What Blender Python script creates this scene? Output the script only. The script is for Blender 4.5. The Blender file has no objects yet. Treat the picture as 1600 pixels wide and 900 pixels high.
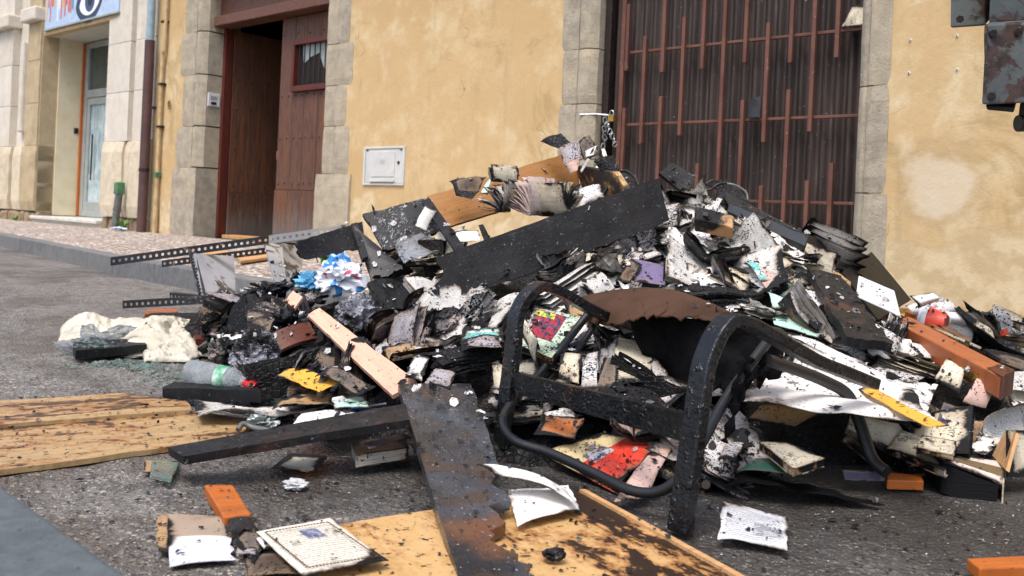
import bpy, bmesh, math, random
import numpy as np
from mathutils import Vector, Matrix, noise as mn
R = random.Random(7)
SC = bpy.context.scene
COL = SC.collection

# ------------------------------------------------------------------ camera
FOC, PHI, CAMZ = 1400.0, math.radians(2.6), 0.58
cs, sn = math.cos(PHI), math.sin(PHI)
cd = bpy.data.cameras.new('camera'); cam = bpy.data.objects.new('camera', cd); COL.objects.link(cam)
cam.matrix_world = Matrix(((cs, -sn, 0, 0), (0, 0, -1, 0), (sn, cs, 0, CAMZ), (0, 0, 0, 1)))
cd.sensor_width = 36; cd.lens = 36 * FOC / 1600; cd.shift_y = -110 / 1600
cd.clip_start = 0.05; cd.clip_end = 500
cd.dof.use_dof = True; cd.dof.focus_distance = 2.6; cd.dof.aperture_fstop = 7.0
SC.camera = cam

# ------------------------------------------------------------------ light
SUN_EL, SUN_AZ = math.radians(62), math.radians(205)   # azimuth clockwise from +Y: behind the camera, a little left
w = bpy.data.worlds.new("World"); SC.world = w; w.use_nodes = True
nt = w.node_tree
sky = nt.nodes.new('ShaderNodeTexSky'); sky.sky_type = 'NISHITA'; sky.sun_disc = False
sky.sun_elevation = SUN_EL; sky.sun_rotation = SUN_AZ; sky.dust_density = 4; sky.air_density = 1.0
bg = nt.nodes['Background']; bg.inputs['Strength'].default_value = 0.15
nt.links.new(sky.outputs[0], bg.inputs[0])
ld = bpy.data.lights.new('sun', 'SUN'); ld.energy = 1.3; ld.angle = math.radians(20); ld.color = (1, .975, .94)
sun = bpy.data.objects.new('sun', ld); COL.objects.link(sun)
sdir = Vector((math.sin(SUN_AZ) * math.cos(SUN_EL), math.cos(SUN_AZ) * math.cos(SUN_EL), math.sin(SUN_EL)))
sun.rotation_euler = sdir.to_track_quat('Z', 'Y').to_euler(); sun.location = (0, 0, 8)
SC.view_settings.view_transform = 'Standard'; SC.view_settings.look = 'None'
SC.view_settings.exposure = 0.86; SC.view_settings.gamma = 1

# ------------------------------------------------------------------ placing helpers
def ray(px, py):
    dx, dy = px - 800, py - 340
    return Vector(((dx * cs + dy * sn) / FOC, 1, (dx * sn - dy * cs) / FOC))
def P(px, py, t):
    r = ray(px, py); return Vector((r.x * t, t, r.z * t + CAMZ))
def G(px, py, h=0.0):
    r = ray(px, py); return P(px, py, (h - CAMZ) / r.z)
def proj(v):
    y = max(v.y, .01); u = v.x / y * FOC; q = (v.z - CAMZ) / y * FOC
    return 800 + u * cs + q * sn, 340 + u * sn - q * cs
DW = Vector((.7526, -.6585, 0)); NW = Vector((.6585, .7526, 0))
def W(a, z, o=0.0):                      # a along the facade, z up, o out towards the street
    return DW * a + NW * (6.25 - o) + Vector((0, 0, z))
def lin(c):
    if isinstance(c, str):
        c = [int(c[i:i + 2], 16) / 255 for i in (0, 2, 4)]
        c = [x / 12.92 if x < .04045 else ((x + .055) / 1.055) ** 2.4 for x in c]
    return (c[0], c[1], c[2], 1)

# ------------------------------------------------------------------ material helper
class NB:
    def __init__(s, name):
        s.m = bpy.data.materials.new(name); s.m.use_nodes = True
        s.t = s.m.node_tree; s.N = s.t.nodes; s.L = s.t.links
        s.b = s.N['Principled BSDF']
    def n(s, k): return s.N.new(k)
    def put(s, sock, v):
        if isinstance(v, bpy.types.NodeSocket): s.L.new(v, sock)
        elif v is not None:
            try: sock.default_value = v
            except Exception: sock.default_value = lin(v)
    def co(s, kind='Object', sc=(1, 1, 1), rnd=False, rot=(0, 0, 0)):
        c = s.n('ShaderNodeTexCoord').outputs[kind]
        if rnd:
            oi = s.n('ShaderNodeObjectInfo'); a = s.n('ShaderNodeVectorMath'); a.operation = 'MULTIPLY_ADD'
            cb = s.n('ShaderNodeCombineXYZ'); 
            for i in range(3): s.L.new(oi.outputs['Random'], cb.inputs[i])
            s.L.new(cb.outputs[0], a.inputs[0]); a.inputs[1].default_value = (37, 91, 53); s.L.new(c, a.inputs[2]); c = a.outputs[0]
        m = s.n('ShaderNodeMapping'); s.L.new(c, m.inputs[0]); m.inputs['Scale'].default_value = sc; m.inputs['Rotation'].default_value = rot
        return m.outputs[0]
    def rnd(s): return s.n('ShaderNodeObjectInfo').outputs['Random']
    def noise(s, v, sc, det=3, ro=.55, dist=0):
        x = s.n('ShaderNodeTexNoise'); s.L.new(v, x.inputs['Vector']); x.inputs['Scale'].default_value = sc
        x.inputs['Detail'].default_value = det; x.inputs['Roughness'].default_value = ro; x.inputs['Distortion'].default_value = dist
        return x.outputs['Fac']
    def vor(s, v, sc, feat='F1', out='Distance'):
        x = s.n('ShaderNodeTexVoronoi'); s.L.new(v, x.inputs['Vector']); x.inputs['Scale'].default_value = sc; x.feature = feat
        return x.outputs[out]
    def math(s, op, a, b=0.0, c=None, cl=False):
        x = s.n('ShaderNodeMath'); x.operation = op; x.use_clamp = cl
        s.put(x.inputs[0], a); s.put(x.inputs[1], b)
        if c is not None: s.put(x.inputs[2], c)
        return x.outputs[0]
    def step(s, f, lo, hi):              # smooth 0..1 between lo and hi (lo may exceed hi)
        x = s.n('ShaderNodeMapRange'); x.interpolation_type = 'SMOOTHSTEP'
        s.put(x.inputs[0], f)
        if lo < hi: x.inputs[1].default_value, x.inputs[2].default_value = lo, hi
        else:
            x.inputs[1].default_value, x.inputs[2].default_value = hi, lo
            x.inputs[3].default_value, x.inputs[4].default_value = 1, 0
        return x.outputs[0]
    def mix(s, f, a, b):
        x = s.n('ShaderNodeMix'); x.data_type = 'RGBA'
        s.put(x.inputs[0], f); s.put(x.inputs[6], lin(a) if isinstance(a, str) else a); s.put(x.inputs[7], lin(b) if isinstance(b, str) else b)
        return x.outputs[2]
    def sep(s, v):
        x = s.n('ShaderNodeSeparateXYZ'); s.L.new(v, x.inputs[0]); return x.outputs
    def bump(s, h, st=.5, d=.01, prev=None):
        x = s.n('ShaderNodeBump'); x.inputs['Strength'].default_value = st; x.inputs['Distance'].default_value = d
        s.L.new(h, x.inputs['Height'])
        if prev: s.L.new(prev, x.inputs['Normal'])
        return x.outputs[0]
    def out(s, col, ro=.8, nrm=None, metal=0, spec=.5, **k):
        s.put(s.b.inputs['Base Color'], lin(col) if isinstance(col, str) else col)
        s.put(s.b.inputs['Roughness'], ro); s.b.inputs['Metallic'].default_value = metal
        s.b.inputs['Specular IOR Level'].default_value = spec
        for a, v in k.items(): s.put(s.b.inputs[a.replace('_', ' ')], v)
        if nrm: s.L.new(nrm, s.b.inputs['Normal'])
        return s.m

# ------------------------------------------------------------------ object helpers
def mk(name, V, F, m=None, parent=None, uv=None, smooth=False, mi=None):
    me = bpy.data.meshes.new(name)
    base = parent.matrix_basis.translation if parent is not None else Vector((0, 0, 0))
    if parent is not None and parent.parent is not None: base = base + parent.parent.matrix_basis.translation
    me.from_pydata([tuple(Vector(v) - base) for v in V], [], F)
    for x in (m if isinstance(m, (list, tuple)) else [m]):
        if x: me.materials.append(x)
    if uv is not None:
        ul = me.uv_layers.new(name='UVMap'); li = np.zeros(len(me.loops), dtype=np.int32); me.loops.foreach_get('vertex_index', li)
        ul.data.foreach_set('uv', np.asarray(uv, dtype=np.float32)[li].ravel())
    if smooth: me.polygons.foreach_set('use_smooth', [True] * len(me.polygons))
    if mi is not None: me.polygons.foreach_set('material_index', mi)
    me.update()
    if smooth: me.set_sharp_from_angle(angle=math.radians(50))
    o = bpy.data.objects.new(name, me); COL.objects.link(o)
    if parent is not None: o.parent = parent
    return o
def tag(o, label=None, cat=None, group=None, kind=None):
    if label: o['label'] = label
    if cat: o['category'] = cat
    if group: o['group'] = group
    if kind: o['kind'] = kind
    return o
def thing(name, label, cat, loc=(0, 0, 0), group=None):
    o = bpy.data.objects.new(name, None); COL.objects.link(o); o.location = loc; o.empty_display_size = .1
    return tag(o, label, cat, group)
class MB:                                # mesh builder
    def __init__(s): s.V = []; s.F = []; s.U = []
    def add(s, V, F, U=None):
        k = len(s.V); s.V += [Vector(v) for v in V]; s.F += [tuple(i + k for i in f) for f in F]
        s.U += list(U) if U is not None else [(0.5, 0.5)] * len(V); return s
    def hexa(s, c):                      # 8 corners: bottom ring 0-3, top ring 4-7
        return s.add(c, [(3, 2, 1, 0), (4, 5, 6, 7), (0, 1, 5, 4), (1, 2, 6, 5), (2, 3, 7, 6), (3, 0, 4, 7)],
                     [(0, 0), (1, 0), (1, 1), (0, 1)] * 2)
    def box(s, c, sx, sy, sz, rot=None):
        q = [Vector((x * sx / 2, y * sy / 2, z * sz / 2)) for z in (-1, 1) for x, y in ((-1, -1), (1, -1), (1, 1), (-1, 1))]
        if rot is not None: q = [rot @ v for v in q]
        return s.hexa([v + Vector(c) for v in q])
    def wbox(s, a0, a1, z0, z1, o0, o1): # box on the facade
        return s.hexa([W(a0, z0, o1), W(a1, z0, o1), W(a1, z0, o0), W(a0, z0, o0), W(a0, z1, o1), W(a1, z1, o1), W(a1, z1, o0), W(a0, z1, o0)])
    def tube(s, pts, r, n=10, cap=True):
        pts = [Vector(p) for p in pts]; k = len(s.V); m = len(pts); up = None
        for i, p in enumerate(pts):
            t = (pts[min(i + 1, m - 1)] - pts[max(i - 1, 0)]).normalized()
            if up is None: up = t.orthogonal().normalized()
            up = (up - t * up.dot(t)).normalized(); sd = t.cross(up)
            rr = r[i] if isinstance(r, (list, tuple)) else r
            for j in range(n):
                a = 2 * math.pi * j / n; s.V.append(p + (up * math.cos(a) + sd * math.sin(a)) * rr); s.U.append((j / n, i / max(1, m - 1)))
        for i in range(m - 1):
            for j in range(n):
                s.F.append((k + i * n + j, k + i * n + (j + 1) % n, k + (i + 1) * n + (j + 1) % n, k + (i + 1) * n + j))
        if cap: s.F.append(tuple(k + j for j in range(n))[::-1]); s.F.append(tuple(k + (m - 1) * n + j for j in range(n)))
        return s
    def build(s, name, m, parent=None, smooth=False): return mk(name, s.V, s.F, m, parent, s.U, smooth)
def curve(pts, n=6):                     # Catmull-Rom
    pts = [Vector(p) for p in pts]; out = []
    for i in range(len(pts) - 1):
        a, b, c, d = pts[max(i - 1, 0)], pts[i], pts[i + 1], pts[min(i + 2, len(pts) - 1)]
        for k in range(n):
            t = k / n; out.append(.5 * (2 * b + (c - a) * t + (2 * a - 5 * b + 4 * c - d) * t * t + (3 * b - a - 3 * c + d) * t ** 3))
    return out + [pts[-1]]
def bevel(o, w_=.004, seg=2):
    b = o.modifiers.new('bevel', 'BEVEL'); b.width = w_; b.segments = seg; b.limit_method = 'ANGLE'; return o
def fb(v, s=1.0, k=3): return mn.fractal(Vector(v) * s, 1.0, 2.0, k)

def slab(name, A, B, C, D, th, m, parent=None, nu=24, nv=8, jag=(0, 0, 0, 0), warp=0, bow=0, metric=True, seed=0, jf=18, smooth=False, cup=0, jm=None):
    """a board from four corners (A->B long side, A->D short side), th thick downwards; jag = roughness of edges (A-B, B-C, C-D, D-A)"""
    A, B, C, D = map(Vector, (A, B, C, D)); n = (B - A).cross(D - A).normalized()
    if n.z < 0 and abs(n.z) > .15: n = -n
    elif abs(n.z) <= .15 and n.y > 0: n = -n
    lu, lv = (B - A).length, (D - A).length; V = []; U = []
    def j(x, y, a, sd): return a * abs(mn.noise(Vector((x * jf, sd * 9.1 + seed, 0))) * 1.4 + mn.noise(Vector((x * jf * 3.7, sd * 5.3 + seed, 3))) * .6 + .15)
    for s_ in (0, 1):
        for i in range(nu + 1):
            for k in range(nv + 1):
                u, v = i / nu, k / nv
                v0 = j(u * lu, 0, jag[0], 1) / lv; v1 = 1 - j(u * lu, 0, jag[2] * (jm(u) if jm else 1), 3) / lv
                u0 = j(v * lv, 0, jag[3], 4) / lu; u1 = 1 - j(v * lv, 0, jag[1], 2) / lu
                uu, vv = u0 + (u1 - u0) * u, v0 + (v1 - v0) * v
                p = (A * (1 - uu) + B * uu) * (1 - vv) + (D * (1 - uu) + C * uu) * vv
                if warp: p = p + n * (fb((uu * lu * 3 + seed, vv * lv * 3, seed), 1.5) * warp)
                p = p + n * (bow * math.sin(math.pi * u) + cup * (math.sin(math.pi * v)))
                if s_: p = p - n * th
                V.append(p); U.append((uu * lu, vv * lv) if metric else (uu, vv))
    m_ = nv + 1; K = (nu + 1) * m_; F = []
    for i in range(nu):
        for k in range(nv):
            a = i * m_ + k; F.append((a, a + m_, a + m_ + 1, a + 1)); F.append((K + a, K + a + 1, K + a + m_ + 1, K + a + m_))
    for i in range(nu):
        a = i * m_; F.append((a, K + a, K + a + m_, a + m_)); a += nv; F.append((a, a + m_, K + a + m_, K + a))
    for k in range(nv):
        a = k; F.append((a, a + 1, K + a + 1, K + a)); a = nu * m_ + k; F.append((a, K + a, K + a + 1, a + 1))
    o = mk(name, V, F, m, parent, U, smooth)
    return o
# ------------------------------------------------------------------ materials
def m_plaster():
    b = NB('ochre_plaster'); v = b.co('Object')
    big = b.noise(v, .55, 6, .62, .5); mid = b.noise(v, 2.3, 6, .65); fine = b.noise(v, 60, 3, .6); gr = b.noise(v, 260, 2)
    c = b.mix(b.step(big, .35, .7), 'b89c71', 'c3a87e'); c = b.mix(b.step(mid, .45, .75), c, 'cdbb97')
    c = b.mix(b.math('MULTIPLY', b.step(b.noise(v, 1.1, 7, .7, 1.2), .53, .66), .6), c, '9f885f')
    c = b.mix(b.math('MULTIPLY', b.step(b.noise(b.co('Object', (5, 5, .5)), 1.2, 6, .65), .55, .7), .35), c, '9a8868')
    c = b.mix(b.math('MULTIPLY', b.step(b.noise(v, .8, 7, .6, 1.6), .56, .66), .45), c, 'd9cdb0')
    vw = b.n('ShaderNodeVectorMath'); vw.operation = 'ADD'; b.L.new(v, vw.inputs[0]); nz = b.n('ShaderNodeTexNoise'); nz.inputs['Scale'].default_value = 2.5; b.L.new(v, nz.inputs['Vector']); b.L.new(nz.outputs['Color'], vw.inputs[1]); crk = b.math('MULTIPLY', b.step(b.vor(vw.outputs[0], 1.1, 'DISTANCE_TO_EDGE'), .006, .001), b.step(b.noise(v, 1.3, 2), .52, .6)); c = b.mix(b.math('MULTIPLY', crk, .6), c, '6b5638')
    x, y, z = b.sep(v)
    zz = b.math('ADD', z, b.math('MULTIPLY', b.noise(v, 1.6, 4), 1.1))
    low = b.step(zz, 1.22, 1.12)                                   # bare grey-pink render low down
    c = b.mix(b.math('MULTIPLY', low, .85), c, b.mix(b.step(b.noise(v, 7, 5), .4, .6), 'cbb998', 'b8a37f'))
    zb = b.math('ADD', z, b.math('MULTIPLY', b.noise(v, 5, 4), .3)); c = b.mix(b.step(zb, .3, .24), c, 'a8834a')
    pt = b.n('ShaderNodeVectorMath'); pt.operation = 'DISTANCE'; b.L.new(v, pt.inputs[0]); pt.inputs[1].default_value = W(-1.76, .93) - W(-7, 0, 0)
    d = b.math('ADD', pt.outputs['Value'], b.math('MULTIPLY', b.noise(v, 5, 4), .3)); c = b.mix(b.math('MULTIPLY', b.step(d, .40, .30), .7), c, 'd9cbb4')
    c = b.mix(b.math('MULTIPLY', b.step(d, .5, .4), .18), c, '8f7a60')
    c = b.mix(b.math('MULTIPLY', b.step(b.vor(v, 34), .05, .02), .4), c, '6e5a3c')
    h = b.math('ADD', b.math('MULTIPLY', fine, .6), b.math('ADD', b.math('MULTIPLY', b.noise(v, 24, 4), .8), b.math('MULTIPLY', low, -.5)))
    return b.out(c, .92, b.bump(b.math('ADD', h, b.math('MULTIPLY', gr, .25)), .32, .01), spec=.2)
def m_stone(name, c1, c2, c3, bs=.7, sc=9):
    b = NB(name); v = b.co('Object', rnd=True)
    c = b.mix(b.step(b.noise(v, sc, 6, .65), .35, .65), c1, c2); c = b.mix(b.step(b.noise(v, 2.4, 5, .7), .5, .75), c, c3)
    r = b.rnd(); c = b.mix(b.math('MULTIPLY', r, .35), c, c3)
    pit = b.step(b.vor(v, 42), .22, .05); c = b.mix(b.math('MULTIPLY', pit, .35), c, '4a4238')
    h = b.math('ADD', b.noise(v, 45, 5, .7), b.math('MULTIPLY', pit, -.8))
    return b.out(c, .9, b.bump(h, bs, .012), spec=.2)
def m_wood(name, c1, c2, c3, rough=.6, dirt=.3, vert=False, scale=1.0, worn=None, coord='UV'):
    b = NB(name); sc = (2 * scale, 26 * scale, 26) if not vert else (26 * scale, 26 * scale, 2)
    v = b.co(coord, sc, rnd=True); v0 = b.co('Object', rnd=True)
    g = b.noise(v, 1.6, 5, .6, 1.4); c = b.mix(b.step(g, .3, .7), c1, c2)
    g2 = b.noise(v, 5, 4, .7, .4); c = b.mix(b.math('MULTIPLY', b.step(g2, .55, .75), .5), c, c3)
    c = b.mix(b.math('MULTIPLY', b.step(b.noise(v0, 6, 6, .7), .55, .72), dirt), c, '1c1613')
    if worn:
        z = b.sep(b.co('Object'))[2]; zz = b.math('ADD', z, b.math('MULTIPLY', b.noise(v, 1.2, 4), .8))
        c = b.mix(b.step(zz, 1.05, .6), c, worn)
        c = b.mix(b.math('MULTIPLY', b.step(b.noise(b.co('Object', (9, 9, .8), rnd=True), 1, 5, .6), .54, .64), .45), c, '7d4a28')
    c = b.mix(b.step(b.noise(v0, 95, 3, .6), .66, .70), c, '0d0b0a'); c = b.mix(b.math('MULTIPLY', b.step(b.noise(v0, 18, 6, .7), .5, .7), dirt), c, b.mix(.5, c, '3a3028'))
    return b.out(c, b.math('ADD', b.math('MULTIPLY', g2, .3), rough - .15), b.bump(b.math('ADD', g, b.math('MULTIPLY', g2, .5)), .35, .004), spec=.35)
def charcol(b, v, ash=.5, brown=.2, crack=True):
    c = b.mix(b.step(b.noise(v, 9, 5, .65), .35, .7), '070708', '17181b')
    c = b.mix(b.math('MULTIPLY', b.step(b.noise(v, 4.5, 6, .7, .6), .52, .7), brown), c, '4a2f1c')
    c = b.mix(b.math('MULTIPLY', b.step(b.noise(v, 14, 6, .75), .55 - .12 * (ash >= 1), .75 - .15 * (ash >= 1)), ash), c, '55595f' if ash < 1 else '8e8f99')
    c = b.mix(b.math('MULTIPLY', b.step(b.noise(v, 120, 3, .6), .66, .7), min(1, ash * 1.3)), c, 'a5a8ab')
    return c
def m_char(name, ash=.5, brown=.2, ro=.5, scale=30, bs=.8, uv=False):
    b = NB(name); v = b.co('Object', rnd=True); c = charcol(b, v, ash, brown)
    v2 = b.co('UV', (.45, 1, 1), rnd=True) if uv else v
    cr = b.vor(v2, scale, 'DISTANCE_TO_EDGE'); cr = b.step(cr, 0, .12)
    h = b.math('ADD', b.math('MULTIPLY', cr, .7), b.math('MULTIPLY', b.noise(v, 70, 5, .65), .8))
    return b.out(c, b.math('MULTIPLY_ADD', b.noise(v, 22, 4), .5, ro - .2), b.bump(h, bs, .006), spec=.35)
def m_half(name, wc1, wc2, thr=.5, brown=.6):
    """timber board charred in patches"""
    b = NB(name); v = b.co('Object', rnd=True); g = b.noise(b.co('UV', (3, 30, 30), rnd=True), 1.6, 5, .6, 1.2)
    wd = b.mix(b.step(g, .3, .7), wc1, wc2)
    n = b.math('ADD', b.math('MULTIPLY', b.noise(v, 3.2, 6, .62, .4), .8), b.math('MULTIPLY', b.noise(v, 30, 4, .6), .2))
    c = b.mix(b.step(n, thr + .09, thr - .02), wd, '5a3416'); c = b.mix(b.step(n, thr + .035, thr - .03), c, charcol(b, v, .35, brown))
    c = b.mix(b.step(b.noise(v, 75, 4, .65), .62, .66), c, '0f0d0c')
    return b.out(c, .62, b.bump(b.math('ADD', g, b.noise(v, 60, 4)), .5, .004))
def m_paper(name, base, burn=.3, speck=.5, text=False, ro=.75, brown='85705a', stripes=None, pic=None, burnside=None, lines=34):
    b = NB(name); v = b.co('Object', rnd=True); uvn = b.n('ShaderNodeTexCoord').outputs['UV']; x, y, _ = b.sep(uvn); r = b.rnd()
    dx = b.math('MINIMUM', x, b.math('SUBTRACT', 1.0, x)); dy = b.math('MINIMUM', y, b.math('SUBTRACT', 1.0, y)); d = b.math('MINIMUM', dx, dy)
    n = b.noise(v, 14, 5, .65); r2 = b.math('MULTIPLY_ADD', r, .5, .75)
    e = b.math("ADD", d, b.math("MULTIPLY", b.math("SUBTRACT", b.math("ADD", b.math("MULTIPLY", n, .35), b.math("MULTIPLY", b.noise(v, 5.5, 2), .65)), .5), 1.1))
    e = b.math('SUBTRACT', e, b.math('MULTIPLY', r2, burn * .13))
    c = b.mix(b.math('MULTIPLY', b.noise(v, 5, 4), .5), base, b.mix(.25, base, 'b09a78'))
    if stripes:
        for lo, hi, cc in stripes: c = b.mix(b.math('MULTIPLY', b.math('GREATER_THAN', y, lo), b.math('LESS_THAN', y, hi)), c, cc)
    if pic:
        for (x0, x1, y0, y1, cc, c2) in pic:
            f = b.math('MULTIPLY', b.math('MULTIPLY', b.math('GREATER_THAN', x, x0), b.math('LESS_THAN', x, x1)), b.math('MULTIPLY', b.math('GREATER_THAN', y, y0), b.math('LESS_THAN', y, y1)))
            c = b.mix(f, c, b.mix(b.step(b.noise(uvn, 9, 3, .6, 1), .45, .55), cc, c2))
    if text:
        ln = b.math('FRACT', b.math('MULTIPLY', y, float(lines))); l1 = b.math('MULTIPLY', b.math('GREATER_THAN', ln, .35), b.math('LESS_THAN', ln, .78))
        wv = b.n('ShaderNodeMapping'); b.L.new(uvn, wv.inputs[0]); wv.inputs['Scale'].default_value = (90, lines, 1)
        l1 = b.math('MULTIPLY', l1, b.math('GREATER_THAN', b.noise(wv.outputs[0], 1, 1), .42)); l1 = b.math('MULTIPLY', l1, b.math('GREATER_THAN', d, .09))
        c = b.mix(b.math('MULTIPLY', l1, .62), c, '3c3a3a')
    c = b.mix(b.math('MULTIPLY', b.step(e, .24 * burn + .08, -.02), .6), c, brown)
    c = b.mix(b.math('MULTIPLY', b.step(b.noise(v, 8, 5, .6), .48, .72), min(.8, .6 * burn + .15)), c, '6a6662')
    c = b.mix(b.step(e, .03, -.04), c, charcol(b, v, .5, .25))
    thr = b.math('MULTIPLY_ADD', b.noise(v, 11, 2), -.40, .905 - .12 * speck)
    sp = b.noise(v, 165, 4, .6, .6); f = b.math('SUBTRACT', sp, thr); c = b.mix(b.step(f, -.006, .012), c, '0e0e10')
    c = b.mix(b.math('MULTIPLY', b.math('GREATER_THAN', b.noise(v, 260, 2), .69), min(1, speck)), c, '141416')
    h = b.math('ADD', b.math('MULTIPLY', b.noise(v, 26, 4), .8), b.math('MULTIPLY', b.step(f, -.01, .02), .35))
    return b.out(c, ro, b.bump(h, .35, .006), spec=.3)
def m_pages(name, base, burn=.3):
    b = NB(name); v = b.co('Object', (4, 4, 420), rnd=True); v1 = b.co('Object', rnd=True)
    l = b.noise(v, 1, 3, .7); c = b.mix(b.step(l, .4, .62), base, b.mix(.5, base, '6a553c'))
    n = b.math('ADD', b.noise(v1, 12, 5, .65), b.math('MULTIPLY', b.rnd(), .12))
    c = b.mix(b.step(n, .62 - burn * .25, .72 - burn * .25), c, '7a4e2c'); c = b.mix(b.step(n, .68 - burn * .25, .74 - burn * .25), c, '121113')
    c = b.mix(b.step(b.noise(v1, 90, 3, .6), .62, .64), c, '101012')
    return b.out(c, .85, b.bump(l, .6, .004), spec=.2)
def m_simple(name, c1, c2=None, ro=.6, sc=12, bs=.2, metal=0, dirt=0, spec=.5, fine=60, **k):
    b = NB(name); v = b.co('Object', rnd=True); c = b.mix(b.step(b.noise(v, sc, 5, .6), .35, .68), c1, c2 or c1)
    if dirt: c = b.mix(b.math('MULTIPLY', b.step(b.noise(v, sc * 1.7, 6, .7), .52, .66), dirt), c, '1b1815'); c = b.mix(b.math('MULTIPLY', b.step(b.noise(v, 110, 3), .64, .67), dirt), c, '0f0e0e')
    return b.out(c, ro, b.bump(b.noise(v, fine, 4), bs, .004), metal=metal, spec=spec, **k)
def m_rust(name, c1, c2, r1='6b3e26', r2='3c2418', thr=.5, ro=.6, sc=5):
    b = NB(name); v = b.co('Object', rnd=True); n = b.noise(v, sc, 7, .68, .5)
    c = b.mix(b.step(b.noise(v, 3, 5), .4, .6), c1, c2); ru = b.mix(b.step(b.noise(v, 30, 5), .4, .6), r1, r2)
    c = b.mix(b.step(n, thr, thr + .05), c, ru)
    return b.out(c, ro, b.bump(b.math('ADD', n, b.noise(v, 60, 4)), .35, .004), spec=.4)
def m_road():
    b = NB('asphalt'); v = b.co('Object')
    c = b.mix(b.step(b.noise(v, 1.1, 6, .65), .35, .65), '6e6a67', '86817b'); c = b.mix(b.step(b.noise(v, 14, 5, .7), .4, .68), c, '524d49')
    st = b.vor(v, 75, 'F1', 'Color'); sx = b.sep(st); c = b.mix(b.math('MULTIPLY', b.step(b.vor(v, 75), .46, .34), .85), c, b.mix(b.math('POWER', sx[0], 1.6), '4d4742', b.mix(sx[2], 'c2b49c', '9c9a9a')))
    st2 = b.vor(v, 190, 'F1', 'Color'); s2 = b.sep(st2); c = b.mix(b.math('MULTIPLY', b.math('GREATER_THAN', s2[0], .93), b.step(b.vor(v, 190), .4, .3)), c, 'd8d6d4')
    c = b.mix(b.math('MULTIPLY', b.math('LESS_THAN', s2[1], .12), b.step(b.vor(v, 190), .4, .3)), c, '171616')
    c = b.mix(b.math('MULTIPLY', b.step(b.noise(v, 1.7, 5, .6, .6), .5, .62), .5), c, '453a2d')   # damp soil stains
    pt = b.n('ShaderNodeVectorMath'); pt.operation = 'DISTANCE'; b.L.new(v, pt.inputs[0]); pt.inputs[1].default_value = (.7, 3, 0)
    d = b.math('ADD', pt.outputs['Value'], b.math('MULTIPLY', b.noise(v, 2.5, 6, .7), 1.6)); wt = b.step(b.noise(v, .9, 6, .7, .8), .52, .6); c = b.mix(b.math('MULTIPLY', wt, .4), c, '2b2622'); crk = b.step(b.vor(v, .9, 'DISTANCE_TO_EDGE'), .004, .001)
    c = b.mix(b.math('MULTIPLY', b.step(d, 2.75, 2.1), .72), c, '15120f')
    wet = b.noise(v, 1.3, 4); h = b.math('ADD', b.math('MULTIPLY', b.vor(v, 75), -.8), b.math('ADD', b.noise(v, 30, 5, .7), b.math('MULTIPLY', b.vor(v, 190), -.5)))
    return b.out(c, b.math('MULTIPLY_ADD', wt, -.38, .66), b.bump(h, .9, .012), spec=.5)
def m_pave():
    b = NB('pebble_paving'); v = b.co('Object'); vc = b.sep(b.vor(v, 38, 'F1', 'Color'))
    c = b.mix(b.step(vc[0], .2, .8), '7a6c64', 'a89b8f'); c = b.mix(b.math('GREATER_THAN', vc[1], .82), c, 'e4ddd2'); c = b.mix(b.math('LESS_THAN', vc[2], .15), c, '55423a')
    c = b.mix(b.math('MULTIPLY', b.step(b.noise(v, .9, 5), .45, .65), .5), c, '8b7a6e'); c = b.mix(b.step(b.noise(v, 50, 4), .62, .68), c, 'd9d6d2')
    return b.out(c, .8, b.bump(b.math('MULTIPLY', b.vor(v, 38), -1.0), .6, .01), spec=.3)
def m_door():
    return m_wood('old_door_wood', '4a3226', '6a493a', '281a14', .55, .45, True, 1.0, '6c625c', 'Object')
MT = {}
MT['plaster'] = m_plaster()
MT['jamb'] = m_stone('grey_sandstone', 'a69d8c', '8e867a', 'b4a78d')
MT['lime'] = m_stone('cream_limestone', 'cbc4b8', 'bfb6a6', 'd6d0c5', .4, 5)
MT['limejamb'] = m_stone('shaded_ochre_limestone', 'b9a88a', 'ac9a7b', '9a8a70', .45, 5)  # darker limestone copy: dimmer light of the shop reveal put into the colour
MT['limebase'] = m_stone('rough_limestone', 'cbbfa8', 'b9ab93', 'd9cdb6', 1.0, 7)
MT['rubble'] = m_stone('rubble_stone', '94816a', '7a6a58', 'ab9679', 1.0, 7)
MT['mortar'] = m_simple('mortar', 'a79b88', '8c806f', .95)
MT['road'] = m_road(); MT['pave'] = m_pave()
MT['kerb'] = m_stone('kerb_granite', '6f7070', '606163', '7e7d7a', .4, 14)
MT['granite'] = m_stone('blue_granite', '4d5458', '596064', '44494d', .3, 30)
MT['door'] = m_door()
MT['redwood'] = m_wood('red_painted_frame', '4c211a', '602b21', '2e120e', .5, .4, True, 1, None, 'Object')
MT['lintelwood'] = m_wood('brown_lintel', '54352a', '6f4c3c', '33201a', .5, .25, False, 1, None, 'Object')
MT['iron'] = m_simple('dark_iron', '2a2523', '3c302a', .55, 30, .3, .6)
MT['grid'] = m_rust('red_oxide_paint', '5a372c', '684437', '9a8878', '4a2a20', .62, .55, 22)
def m_corr():
    b = NB('brown_corrugated_sheet'); v = b.co('Object'); vs = b.co('Object', (14, 14, .9))
    c = b.mix(b.step(b.noise(vs, 1, 5, .6), .4, .65), '302724', '433834'); c = b.mix(b.math('MULTIPLY', b.step(b.noise(vs, 2.5, 5, .6), .6, .72), .3), c, '7d716b')
    c = b.mix(b.step(b.noise(v, 55, 3), .72, .74), c, 'b9b2aa'); return b.out(c, .55, b.bump(b.noise(v, 40, 4), .2, .003), spec=.4)
MT['corr'] = m_corr()
MT['galv'] = m_simple('galvanised_steel', 'b8bbbd', '9ea2a5', .35, 40, .1, .9)
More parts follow.
